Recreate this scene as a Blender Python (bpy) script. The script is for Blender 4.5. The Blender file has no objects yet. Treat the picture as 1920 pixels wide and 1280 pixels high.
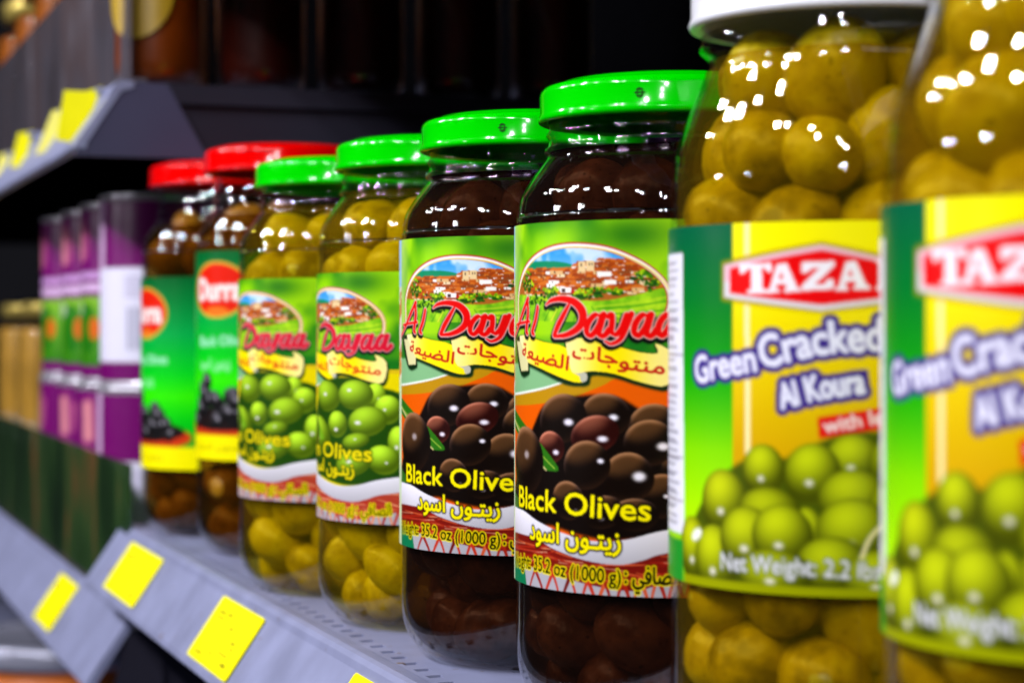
import bpy, bmesh, math, random
import numpy as np
from mathutils import Vector, Matrix

# ------------------------------------------------------------------ camera
SC = bpy.context.scene
COL = SC.collection
TH = math.atan(1401 / 3800.0)            # angle between view axis and shelf run
SN, CS = math.sin(TH), math.cos(TH)
FPX, HORIZON = 3800.0, 612.0             # focal length in photo pixels, horizon row
DECK = 1.20                              # height of the main shelf deck (m)
EYE = DECK + 0.117                       # camera height

cam = bpy.data.cameras.new("camera")
cam.sensor_width = 36.0
cam.lens = 36.0 * FPX / 1920.0
cam.shift_y = -(640.0 - HORIZON) / 1920.0
cam.clip_start, cam.clip_end = 0.02, 50.0
cam.dof.use_dof = True
cam.dof.focus_distance = 0.648
cam.dof.aperture_fstop = 11.3
cam.dof.aperture_blades = 9
cam_ob = bpy.data.objects.new("camera", cam)
COL.objects.link(cam_ob)
fwd = Vector((-CS, SN, 0))
right = Vector((SN, CS, 0))
cam_ob.matrix_world = Matrix(((right.x, 0, -fwd.x, 0), (right.y, 0, -fwd.y, 0), (0, 1, 0, EYE), (0, 0, 0, 1)))
SC.camera = cam_ob

# ------------------------------------------------------------------ world, lamps, exposure
world = bpy.data.worlds.new("World")
SC.world = world
world.use_nodes = True
world.node_tree.nodes["Background"].inputs[0].default_value = (0.75, 0.75, 0.95, 1)
world.node_tree.nodes["Background"].inputs[1].default_value = 0.010
SC.view_settings.view_transform = 'Standard'
SC.view_settings.look = 'None'
SC.view_settings.gamma = 1.0
SC.view_settings.exposure = 0.0
SC.view_settings.use_curve_mapping = False
SC.cycles.transparent_max_bounces = 40
SC.cycles.max_bounces = 8
SC.cycles.diffuse_bounces = 3
SC.cycles.use_denoising = True
SC.cycles.sample_clamp_indirect = 4.0


def lamp(x, y, z, watts, radius=0.032, col=(0.97, 0.95, 1.0)):
    l = bpy.data.lights.new("ceiling_lamp", 'POINT')
    l.energy, l.shadow_soft_size, l.color = watts, radius, col
    o = bpy.data.objects.new("ceiling_lamp", l)
    o.location = (x, y, EYE + z)
    COL.objects.link(o)


# groups of small ceiling spots over the aisle (camera side of the shelf)
for (lx, ly, lz, w) in ((-2.15, -0.95, 1.20, 24), (-1.30, -0.95, 1.25, 24), (-0.50, -0.90, 1.20, 24), (0.30, -0.95, 1.25, 26), (1.05, -0.85, 1.15, 26)):
    for (ox, oy, oz) in ((0, 0, 0), (0.34, -0.20, 0.02), (0.12, 0.10, -0.30)):
        lamp(lx + ox, ly + oy, lz + oz, w * 0.72)

# two lower, farther lamps across the aisle
lamp(-2.3, -2.7, 0.62, 40, 0.05)
lamp(-0.9, -2.9, 0.66, 36, 0.05)

rnd = random.Random(7)


# ------------------------------------------------------------------ helpers
def s2l(c):
    c = np.asarray(c, dtype=np.float64)
    return np.where(c <= 0.04045, c / 12.92, ((c + 0.055) / 1.055) ** 2.4)


def lin(r, g, b):
    return tuple(float(v) for v in s2l(np.array([r, g, b]) / 255.0)) + (1.0,)


def mat(name):
    m = bpy.data.materials.new(name)
    m.use_nodes = True
    nt = m.node_tree
    return m, nt, nt.nodes.get("Principled BSDF"), nt.nodes.get("Material Output")


def N(nt, kind, **kw):
    n = nt.nodes.new(kind)
    for k, v in kw.items():
        setattr(n, k, v)
    return n


def paint(name, col, rough=0.4, spec=0.5, metal=0.0, var=0.06, scale=40.0, bump=0.0, coat=0.0, specks=None):
    m, nt, p, out = mat(name)
    p.inputs["Roughness"].default_value = rough
    p.inputs["Metallic"].default_value = metal
    p.inputs["Specular IOR Level"].default_value = spec
    p.inputs["Coat Weight"].default_value = coat
    tc = N(nt, "ShaderNodeTexCoord")
    no = N(nt, "ShaderNodeTexNoise")
    no.inputs["Scale"].default_value = scale
    no.inputs["Detail"].default_value = 5
    nt.links.new(tc.outputs["Object"], no.inputs["Vector"])
    r = N(nt, "ShaderNodeValToRGB")
    a = tuple(max(0, c * (1 - var)) for c in col[:3]) + (1,)
    b = tuple(min(1, c * (1 + var)) for c in col[:3]) + (1,)
    r.color_ramp.elements[0].color, r.color_ramp.elements[1].color = a, b
    r.color_ramp.elements[0].position, r.color_ramp.elements[1].position = 0.3, 0.7
    nt.links.new(no.outputs["Fac"], r.inputs["Fac"])
    nt.links.new(r.outputs["Color"], p.inputs["Base Color"])
    if specks:      # sparse rust and dirt flecks
        n2 = N(nt, "ShaderNodeTexNoise")
        n2.inputs["Scale"].default_value = 160
        n2.inputs["Detail"].default_value = 3
        nt.links.new(tc.outputs["Object"], n2.inputs["Vector"])
        r2 = N(nt, "ShaderNodeValToRGB")
        r2.color_ramp.elements[0].position, r2.color_ramp.elements[1].position = 0.69, 0.75
        nt.links.new(n2.outputs["Fac"], r2.inputs["Fac"])
        mc = N(nt, "ShaderNodeMixRGB")
        mc.inputs[2].default_value = tuple(specks) + (1,)
        nt.links.new(r2.outputs["Color"], mc.inputs[0])
        nt.links.new(r.outputs["Color"], mc.inputs[1])
        nt.links.new(mc.outputs[0], p.inputs["Base Color"])
    if bump:
        bp = N(nt, "ShaderNodeBump")
        bp.inputs["Strength"].default_value = bump
        bp.inputs["Distance"].default_value = 0.0005
        nt.links.new(no.outputs["Fac"], bp.inputs["Height"])
        nt.links.new(bp.outputs["Normal"], p.inputs["Normal"])
    return m


def clear(name, tint, f0=0.04, gloss=1.0, rough=0.02, haze=0.0, haze_col=(0.5, 0.5, 0.55, 1), edge=0.96, bump=0.0, refl_streak=None):
    """thin clear wall: straight-through transmission plus a view-angle reflection"""
    m, nt, p, out = mat(name)
    nt.nodes.remove(p)
    tr = N(nt, "ShaderNodeBsdfTransparent")
    tr.inputs[0].default_value = tint
    gl = N(nt, "ShaderNodeBsdfGlossy")
    gl.inputs["Roughness"].default_value = rough
    gl.inputs["Color"].default_value = (1, 1, 1, 1)
    lw = N(nt, "ShaderNodeLayerWeight")
    lw.inputs["Blend"].default_value = 0.5
    pw = N(nt, "ShaderNodeMath", operation='POWER')
    pw.inputs[1].default_value = 4.5
    nt.links.new(lw.outputs["Facing"], pw.inputs[0])
    ml = N(nt, "ShaderNodeMath", operation='MULTIPLY_ADD')
    ml.inputs[1].default_value = edge * gloss
    ml.inputs[2].default_value = f0 * gloss
    nt.links.new(pw.outputs[0], ml.inputs[0])
    base = tr
    if haze:
        df = N(nt, "ShaderNodeBsdfDiffuse")
        df.inputs[0].default_value = haze_col
        mh = N(nt, "ShaderNodeMixShader")
        mh.inputs[0].default_value = haze
        nt.links.new(tr.outputs[0], mh.inputs[1])
        nt.links.new(df.outputs[0], mh.inputs[2])
        base = mh
        if refl_streak:  # streaky reflections painted into the diffuse colour
            tc = N(nt, "ShaderNodeTexCoord")
            mp = N(nt, "ShaderNodeMapping")
            mp.inputs["Scale"].default_value = (16, 1, 7)
            no = N(nt, "ShaderNodeTexNoise")
            no.inputs["Scale"].default_value = 1.0
            no.inputs["Detail"].default_value = 4
            nt.links.new(tc.outputs["Object"], mp.inputs[0])
            nt.links.new(mp.outputs[0], no.inputs["Vector"])
            rp = N(nt, "ShaderNodeValToRGB")
            el = rp.color_ramp.elements
            el[0].position, el[0].color = 0.32, refl_streak[0]
            el[1].position, el[1].color = 0.72, refl_streak[-1]
            for q, cc in zip((0.46, 0.58), refl_streak[1:-1]):
                el.new(q).color = cc
            nt.links.new(no.outputs["Fac"], rp.inputs["Fac"])
            nt.links.new(rp.outputs["Color"], df.inputs[0])
    if bump:
        tc = N(nt, "ShaderNodeTexCoord")
        no = N(nt, "ShaderNodeTexNoise")
        no.inputs["Scale"].default_value = 60
        nt.links.new(tc.outputs["Object"], no.inputs["Vector"])
        bp = N(nt, "ShaderNodeBump")
        bp.inputs["Strength"].default_value = bump
        bp.inputs["Distance"].default_value = 0.001
        nt.links.new(no.outputs["Fac"], bp.inputs["Height"])
        nt.links.new(bp.outputs["Normal"], gl.inputs["Normal"])
    mx = N(nt, "ShaderNodeMixShader")
    nt.links.new(ml.outputs[0], mx.inputs[0])
    nt.links.new(base.outputs[0], mx.inputs[1])
    nt.links.new(gl.outputs[0], mx.inputs[2])
    nt.links.new(mx.outputs[0], out.inputs[0])
    return m


def olive_mat(name, dark, mid, light, rough=0.3):
    m, nt, p, out = mat(name)
    p.inputs["Roughness"].default_value = rough
    p.inputs["Specular IOR Level"].default_value = 0.35
    tc = N(nt, "ShaderNodeTexCoord")
    oi = N(nt, "ShaderNodeObjectInfo")
    add = N(nt, "ShaderNodeVectorMath", operation='ADD')
    nt.links.new(tc.outputs["Object"], add.inputs[0])
    scl = N(nt, "ShaderNodeMath", operation='MULTIPLY')
    scl.inputs[1].default_value = 37.0
    nt.links.new(oi.outputs["Random"], scl.inputs[0])
    nt.links.new(scl.outputs[0], add.inputs[1])
    no = N(nt, "ShaderNodeTexNoise")
    no.inputs["Scale"].default_value = 1.5
    no.inputs["Detail"].default_value = 6
    nt.links.new(add.outputs[0], no.inputs["Vector"])
    mx = N(nt, "ShaderNodeMath", operation='MULTIPLY_ADD')
    mx.inputs[1].default_value = 0.30
    nt.links.new(oi.outputs["Random"], mx.inputs[0])
    sub = N(nt, "ShaderNodeMath", operation='SUBTRACT')
    sub.inputs[1].default_value = 0.15
    nt.links.new(no.outputs["Fac"], sub.inputs[0])
    nt.links.new(sub.outputs[0], mx.inputs[2])
    r = N(nt, "ShaderNodeValToRGB")
    r.color_ramp.elements[0].color, r.color_ramp.elements[0].position = dark, 0.25
    r.color_ramp.elements[1].color, r.color_ramp.elements[1].position = light, 0.75
    e = r.color_ramp.elements.new(0.45)
    e.color = mid
    nt.links.new(mx.outputs[0], r.inputs["Fac"])
    vo = N(nt, "ShaderNodeTexNoise")
    vo.inputs["Scale"].default_value = 7.5
    vo.inputs["Detail"].default_value = 2
    nt.links.new(add.outputs[0], vo.inputs["Vector"])
    sr = N(nt, "ShaderNodeValToRGB")
    sr.color_ramp.elements[0].position, sr.color_ramp.elements[1].position = 0.64, 0.74
    nt.links.new(vo.outputs["Fac"], sr.inputs["Fac"])
    mc = N(nt, "ShaderNodeMixRGB")
    mc.inputs[2].default_value = dark
    nt.links.new(sr.outputs["Color"], mc.inputs[0])
    nt.links.new(r.outputs["Color"], mc.inputs[1])
    nt.links.new(mc.outputs[0], p.inputs["Base Color"])
    bp = N(nt, "ShaderNodeBump")
    bp.inputs["Strength"].default_value = 0.5
    bp.inputs["Distance"].default_value = 0.002
    nt.links.new(no.outputs["Fac"], bp.inputs["Height"])
    nt.links.new(bp.outputs["Normal"], p.inputs["Normal"])
    return m


def print_mat(name, rough=0.30, spec=0.16):
    m, nt, p, out = mat(name)
    at = N(nt, "ShaderNodeVertexColor", layer_name="ink")
    nt.links.new(at.outputs["Color"], p.inputs["Base Color"])
    p.inputs["Roughness"].default_value = rough
    p.inputs["Specular IOR Level"].default_value = spec
    tc = N(nt, "ShaderNodeTexCoord")
    no = N(nt, "ShaderNodeTexNoise")
    no.inputs["Scale"].default_value = 38
    no.inputs["Detail"].default_value = 2
    nt.links.new(tc.outputs["Object"], no.inputs["Vector"])
    bp = N(nt, "ShaderNodeBump")
    bp.inputs["Strength"].default_value = 0.12
    bp.inputs["Distance"].default_value = 0.003
    nt.links.new(no.outputs["Fac"], bp.inputs["Height"])
    nt.links.new(bp.outputs["Normal"], p.inputs["Normal"])
    return m


def mesh_ob(name, me, material, parent=None, loc=None):
    o = bpy.data.objects.new(name, me)
    COL.objects.link(o)
    if material is not None and not me.materials:
        me.materials.append(material)
    if parent is not None:
        o.parent = parent
    if loc is not None:
        o.location = loc
    return o


def pymesh(name, verts, faces, smooth=False):
    me = bpy.data.meshes.new(name)
    me.from_pydata(verts, [], faces)
    me.update()
    if smooth:
        me.polygons.foreach_set("use_smooth", [True] * len(me.polygons))
    return me


def thing(name, label, cat, loc=(0, 0, 0), rz=0.0, group=None):
    o = bpy.data.objects.new(name, None)
    o.empty_display_size = 0.02
    COL.objects.link(o)
    o.location, o.rotation_euler = loc, (0, 0, rz)
    tag(o, label, cat, group)
    return o


def tag(o, label, cat, group=None):
    o["label"], o["category"] = label, cat
    if group:
        o["group"] = group
    return o


def spline(pts, n=6):
    """Catmull-Rom resampling of a 2-D open path"""
    P = [np.array(p, float) for p in pts]
    P = [2 * P[0] - P[1]] + P + [2 * P[-1] - P[-2]]
    out = []
    for i in range(1, len(P) - 2):
        for k in range(n):
            t = k / n
            a, b, c, d = P[i - 1], P[i], P[i + 1], P[i + 2]
            out.append(0.5 * ((2 * b) + (-a + c) * t + (2 * a - 5 * b + 4 * c - d) * t * t + (-a + 3 * b - 3 * c + d) * t ** 3))
    out.append(P[-2])
    return out


def lathe(name, prof, seg=72, cap_bottom=False, cap_top=False):
    verts, faces = [], []
    rows = []
    for (r, z) in prof:
        if r < 1e-6:
            rows.append([len(verts)])
            verts.append((0, 0, z))
        else:
            rows.append(list(range(len(verts), len(verts) + seg)))
            for k in range(seg):
                a = 2 * math.pi * k / seg
                verts.append((r * math.cos(a), r * math.sin(a), z))
    for a, b in zip(rows[:-1], rows[1:]):
        for k in range(seg):
            k2 = (k + 1) % seg
            if len(a) == 1 and len(b) == 1:
                continue
            if len(a) == 1:
                faces.append((a[0], b[k2], b[k]))
            elif len(b) == 1:
                faces.append((a[k], a[k2], b[0]))
            else:
                faces.append((a[k], a[k2], b[k2], b[k]))
    if cap_bottom:
        faces.append(tuple(reversed(rows[0])))
    if cap_top:
        faces.append(tuple(rows[-1]))
    return pymesh(name, verts, faces, True)


def box(name, x0, x1, y0, y1, z0, z1, material, parent=None, bevel=0.0):
    bm = bmesh.new()
    bmesh.ops.create_cube(bm, size=1.0)
    for v in bm.verts:
        v.co = Vector(((x0 + x1) / 2 + v.co.x * (x1 - x0), (y0 + y1) / 2 + v.co.y * (y1 - y0), (z0 + z1) / 2 + v.co.z * (z1 - z0)))
    if bevel:
        bmesh.ops.bevel(bm, geom=list(bm.edges), offset=bevel, segments=2, affect='EDGES')
    me = bpy.data.meshes.new(name)
    bm.to_mesh(me)
    bm.free()
    return mesh_ob(name, me, material, parent)


def extrude_x(name, prof, x0, x1, material, parent=None, smooth=False):
    """closed (y, z) section swept along the shelf"""
    n = len(prof)
    verts = [(x0, y, z) for y, z in prof] + [(x1, y, z) for y, z in prof]
    faces = [(i, (i + 1) % n, n + (i + 1) % n, n + i) for i in range(n)]
    faces += [tuple(range(n - 1, -1, -1)), tuple(range(n, 2 * n))]
    me = pymesh(name, verts, faces)
    bm = bmesh.new()
    bm.from_mesh(me)
    bmesh.ops.recalc_face_normals(bm, faces=bm.faces)
    bm.to_mesh(me)
    bm.free()
    return mesh_ob(name, me, material, parent)


# ------------------------------------------------------------------ print canvas (flat label art, sRGB in, vertex ink out)
class Canvas:
    def __init__(s, u0, u1, v0, v1, res, bg=(1, 1, 1)):
        s.u0, s.v0, s.res = u0, v0, res
        s.w, s.h = int(round((u1 - u0) * res)), int(round((v1 - v0) * res))
        s.u1, s.v1 = u1, v1
        s.a = np.empty((s.h, s.w, 3), np.float32)
        s.a[:] = np.array(bg, np.float32)
        u = u0 + (np.arange(s.w) + 0.5) / res
        v = v0 + (np.arange(s.h) + 0.5) / res
        s.U, s.V = np.meshgrid(u.astype(np.float32), v.astype(np.float32))

    def bbox(s, a, b, c, d):
        i0 = max(0, int((a - s.u0) * s.res)); i1 = min(s.w, int((b - s.u0) * s.res) + 2)
        j0 = max(0, int((c - s.v0) * s.res)); j1 = min(s.h, int((d - s.v0) * s.res) + 2)
        return slice(j0, max(j0, j1)), slice(i0, max(i0, i1))

    def zero(s):
        return np.zeros((s.h, s.w), np.float32)

    def comp(s, mask, col, alpha=1.0):
        jj, ii = np.flatnonzero(mask.any(1)), np.flatnonzero(mask.any(0))
        if not len(jj):
            return
        sl = (slice(jj[0], jj[-1] + 1), slice(ii[0], ii[-1] + 1))
        m = (mask[sl] * alpha)[..., None]
        c = np.asarray(col, np.float32)
        c = c / 255.0 if c.ndim == 1 else c[sl]
        s.a[sl] += m * (c - s.a[sl])

    def poly(s, pts, soft=0.0):
        pts = np.array(pts, float)
        m = s.zero()
        e = 0.2 + soft
        sl = s.bbox(pts[:, 0].min() - e, pts[:, 0].max() + e, pts[:, 1].min() - e, pts[:, 1].max() + e)
        X, Y = s.U[sl], s.V[sl]
        ins = np.zeros(X.shape, bool)
        n = len(pts)
        for i in range(n):
            x1, y1 = pts[i]; x2, y2 = pts[(i + 1) % n]
            if y1 == y2:
                continue
            c = ((y1 > Y) != (y2 > Y)) & (X < (x2 - x1) * (Y - y1) / (y2 - y1) + x1)
            ins ^= c
        m[sl] = ins
        if soft:
            m = s.blur(m, soft)
        return m

    def ell(s, cx, cy, rx, ry, rot=0.0, soft=0.12):
        m = s.zero()
        R = max(rx, ry) + 1
        sl = s.bbox(cx - R, cx + R, cy - R, cy + R)
        c, sn = math.cos(rot), math.sin(rot)
        dx, dy = s.U[sl] - cx, s.V[sl] - cy
        a, b = (dx * c + dy * sn) / rx, (-dx * sn + dy * c) / ry
        d = (np.sqrt(a * a + b * b) - 1) * min(rx, ry)
        m[sl] = np.clip(0.5 - d / soft, 0, 1)
        return m

    def stroke(s, pts, w, n=5, nib=None, soft=0.13):
        """w: width or list of widths; nib: pen angle, strokes along it come out thin"""
        P = np.array(spline(pts, n)) if n > 1 else np.array(pts, float)
        W = np.interp(np.linspace(0, 1, len(P)), np.linspace(0, 1, len(w)), w) if hasattr(w, '__len__') else np.full(len(P), float(w))
        if nib is not None:
            d = np.gradient(P, axis=0)
            an = np.arctan2(d[:, 1], d[:, 0])
            W = W * (0.34 + 0.66 * np.abs(np.sin(an - nib)))
        m = s.zero()
        for i in range(len(P) - 1):
            a, b = P[i], P[i + 1]
            e = max(W[i], W[i + 1]) / 2 + soft
            sl = s.bbox(min(a[0], b[0]) - e, max(a[0], b[0]) + e, min(a[1], b[1]) - e, max(a[1], b[1]) + e)
            X, Y = s.U[sl], s.V[sl]
            dx, dy = b - a
            L = dx * dx + dy * dy + 1e-12
            t = np.clip(((X - a[0]) * dx + (Y - a[1]) * dy) / L, 0, 1)
            dd = np.hypot(X - a[0] - t * dx, Y - a[1] - t * dy) - (W[i] + t * (W[i + 1] - W[i])) / 2
            m[sl] = np.maximum(m[sl], np.clip(0.5 - dd / soft, 0, 1))
        return m

    def blur(s, m, r):
        k = max(1, int(r * s.res))
        for _ in range(2):
            for ax in (0, 1):
                p = np.concatenate([np.repeat(m.take([0], ax), k, ax), m, np.repeat(m.take([-1], ax), k, ax)], ax)
                c = np.cumsum(p, axis=ax)
                z = np.zeros_like(c.take([0], ax))
                c = np.concatenate([z, c], ax)
                n = m.shape[ax]
                m = (c.take(range(2 * k + 1, 2 * k + 1 + n), ax) - c.take(range(0, n), ax)) / (2 * k + 1)
        return m.astype(np.float32)

    def grow(s, m, r):
        k = r * s.res
        nz = np.argwhere(m > 0.02)
        if not len(nz):
            return m
        K = int(math.ceil(k))
        j0, i0 = np.maximum(nz.min(0) - K - 1, 0)
        j1, i1 = nz.max(0) + K + 2
        sub = m[j0:j1, i0:i1]
        o = sub.copy()
        H, W = sub.shape
        for dy in range(-K, K + 1):
            for dx in range(-K, K + 1):
                d = math.hypot(dx, dy)
                if d > k + 0.5 or (dx == 0 and dy == 0):
                    continue
                f = min(1.0, k + 0.5 - d)
                ys, yd = (slice(max(0, -dy), H - max(0, dy)), slice(max(0, dy), H - max(0, -dy)))
                xs, xd = (slice(max(0, -dx), W - max(0, dx)), slice(max(0, dx), W - max(0, -dx)))
                o[yd, xd] = np.maximum(o[yd, xd], sub[ys, xs] * f)
        r_ = m.copy()
        r_[j0:j1, i0:i1] = o
        return r_

    def shift(s, m, du, dv):
        i, j = int(round(du * s.res)), int(round(dv * s.res))
        return np.roll(np.roll(m, i, 1), j, 0)

    def noise(s, cell, seed):
        r = np.random.RandomState(seed)
        tot = s.zero()
        amp = 1.0
        for o in range(3):
            cu = cell / 2 ** o
            gx, gy = int((s.u1 - s.u0) / cu) + 3, int((s.v1 - s.v0) / cu) + 3
            g = r.rand(gy, gx).astype(np.float32)
            x, y = (s.U - s.u0) / cu, (s.V - s.v0) / cu
            ix, iy = x.astype(int), y.astype(int)
            fx, fy = x - ix, y - iy
            fx, fy = fx * fx * (3 - 2 * fx), fy * fy * (3 - 2 * fy)
            tot += amp * ((g[iy, ix] * (1 - fx) + g[iy, ix + 1] * fx) * (1 - fy) + (g[iy + 1, ix] * (1 - fx) + g[iy + 1, ix + 1] * fx) * fy)
            amp *= 0.5
        return tot / 1.75

    def tri(s, m, a, b, c):
        xs, ys = (a[0], b[0], c[0]), (a[1], b[1], c[1])
        sl = s.bbox(min(xs), max(xs), min(ys), max(ys))
        X, Y = s.U[sl], s.V[sl]
        if X.size == 0:
            return
        d1 = (b[0] - a[0]) * (Y - a[1]) - (b[1] - a[1]) * (X - a[0])
        d2 = (c[0] - b[0]) * (Y - b[1]) - (c[1] - b[1]) * (X - b[0])
        d3 = (a[0] - c[0]) * (Y - c[1]) - (a[1] - c[1]) * (X - c[0])
        m[sl][((d1 >= 0) & (d2 >= 0) & (d3 >= 0)) | ((d1 <= 0) & (d2 <= 0) & (d3 <= 0))] = 1.0

    def text(s, body, path, height, ref=0.70, shear=0.0, bold=0.0, squeeze=1.0):
        """lettering along a (u, v) baseline path, fitted to the path's ends; height = cap height in mm"""
        V, T = glyphs(body)
        m = s.zero()
        k = height / ref
        x0, x1 = V[:, 0].min(), V[:, 0].max()
        P = np.array(spline(path, 8)) if len(path) > 2 else np.array(path, float)
        seg = np.hypot(*np.diff(P, axis=0).T)
        L = np.concatenate([[0], np.cumsum(seg)])
        t = (V[:, 0] - x0) / (x1 - x0) * L[-1]
        bx, by = np.interp(t, L, P[:, 0]), np.interp(t, L, P[:, 1])
        d = np.gradient(P, axis=0)
        an = np.interp(t, L, np.unwrap(np.arctan2(d[:, 1], d[:, 0])))
        h = V[:, 1] * k
        hx = h * shear
        X = bx + h * np.sin(an) * (1 if shear == 0 else 0.4) + hx
        Y = by - h * np.cos(an)
        for (a, b, c) in T:
            s.tri(m, (X[a], Y[a]), (X[b], Y[b]), (X[c], Y[c]))
        if bold:
            m = s.grow(m, bold)
        return m

    def sample(s, nx, ny):
        """linear-light ink on an nx x ny vertex grid (rows from the top)"""
        b = s2l(np.clip(s.a, 0, 1)).astype(np.float32)
        xi = np.clip((np.arange(nx) / (nx - 1) * s.w - 0.5), 0, s.w - 1)
        yi = np.clip((np.arange(ny) / (ny - 1) * s.h - 0.5), 0, s.h - 1)
        st = max(s.w / nx, s.h / ny)
        if st > 1.3:
            r = (st / 2 - 0.5) / s.res
            b = np.stack([s.blur1(b[..., k], st) for k in range(3)], -1)
        x0, y0 = np.floor(xi).astype(int), np.floor(yi).astype(int)
        x1, y1 = np.minimum(x0 + 1, s.w - 1), np.minimum(y0 + 1, s.h - 1)
        fx, fy = (xi - x0)[None, :, None], (yi - y0)[:, None, None]
        top = b[y0][:, x0] * (1 - fx) + b[y0][:, x1] * fx
        bot = b[y1][:, x0] * (1 - fx) + b[y1][:, x1] * fx
        return top * (1 - fy) + bot * fy

    def blur1(s, m, width):
        k = max(1, int(round((width - 1) / 2)))
        for ax in (0, 1):
            p = np.concatenate([np.repeat(m.take([0], ax), k, ax), m, np.repeat(m.take([-1], ax), k, ax)], ax)
            c = np.cumsum(p.astype(np.float64), axis=ax)
            c = np.concatenate([np.zeros_like(c.take([0], ax)), c], ax)
            n = m.shape[ax]
            m = (c.take(range(2 * k + 1, 2 * k + 1 + n), ax) - c.take(range(0, n), ax)) / (2 * k + 1)
        return m.astype(np.float32)


_gl = {}


def glyphs(body):
    if body in _gl:
        return _gl[body]
    c = bpy.data.curves.new("lettering", 'FONT')
    c.body, c.resolution_u = body, 3
    o = bpy.data.objects.new("lettering", c)
    COL.objects.link(o)
    bpy.context.view_layer.update()
    me = o.to_mesh()
    me.calc_loop_triangles()
    V = np.array([v.co[:2] for v in me.vertices])
    T = [tuple(t.vertices) for t in me.loop_triangles]
    o.to_mesh_clear()
    bpy.data.objects.remove(o)
    bpy.data.curves.remove(c)
    _gl[body] = (V, T)
    return _gl[body]


def wrap_mesh(name, spans, R, z_top, z_bot, thick=0.00025):
    """label sheet wrapped on a cylinder. spans: (u0, u1, ink grid) in mm of arc"""
    allv, allf, allc = [], [], []
    off = 0
    for (u0, u1, ink) in spans:
        ny, nx = ink.shape[:2]
        u = np.linspace(u0, u1, nx) / 1000.0 / R
        z = np.linspace(z_top, z_bot, ny)
        A, Z = np.meshgrid(u, z)
        v = np.stack([R * np.sin(A), -R * np.cos(A), Z], -1).reshape(-1, 3)
        i = np.arange(nx * ny).reshape(ny, nx)
        f = np.stack([i[:-1, :-1], i[1:, :-1], i[1:, 1:], i[:-1, 1:]], -1).reshape(-1, 4) + off
        allv.append(v); allf.append(f); allc.append(ink.reshape(-1, 3))
        off += nx * ny
    # paper thickness: a hem along the top and bottom edge
    for (u0, u1, ink) in spans:
        nx = min(ink.shape[1], 120)
        u = np.linspace(u0, u1, nx) / 1000.0 / R
        for zz, flip in ((z_top, False), (z_bot, True)):
            o_ = np.stack([R * np.sin(u), -R * np.cos(u), np.full(nx, zz)], -1)
            r2 = R - thick
            i_ = np.stack([r2 * np.sin(u), -r2 * np.cos(u), np.full(nx, zz)], -1)
            v = np.concatenate([o_, i_])
            k = np.arange(nx - 1)
            f = np.stack([k, k + 1, k + 1 + nx, k + nx], -1)
            if flip:
                f = f[:, ::-1]
            allv.append(v); allf.append(f + off); allc.append(np.full((2 * nx, 3), 0.7))
            off += 2 * nx
    v, f, c = np.concatenate(allv), np.concatenate(allf), np.concatenate(allc)
    me = bpy.data.meshes.new(name)
    me.vertices.add(len(v))
    me.vertices.foreach_set("co", v.astype(np.float32).ravel())
    me.loops.add(len(f) * 4)
    me.loops.foreach_set("vertex_index", f.astype(np.int32).ravel())
    me.polygons.add(len(f))
    me.polygons.foreach_set("loop_start", np.arange(0, len(f) * 4, 4, dtype=np.int32))
    me.polygons.foreach_set("use_smooth", np.ones(len(f), bool))
    me.update(calc_edges=True)
    at = me.color_attributes.new("ink", 'FLOAT_COLOR', 'POINT')
    rgba = np.ones((len(v), 4), np.float32)
    rgba[:, :3] = c
    at.data.foreach_set("color", rgba.ravel())
    return me


def unwrap(cx, cz, R):
    """photo pixel -> (arc mm from the camera-facing line, mm below eye level) on an upright cylinder"""
    def f(px, py):
        t = (px - 960) / FPX
        A, B, C = t * t + 1, -2 * (cx * t + cz), cx * cx + cz * cz - R * R
        z = (-B - math.sqrt(max(B * B - 4 * A * C, 0))) / (2 * A)
        th = math.atan2(t * z - cx, -(z - cz)) - math.atan2(-cx, cz)
        return th * R * 1000, (py - HORIZON) / FPX * z * 1000
    return f


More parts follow.
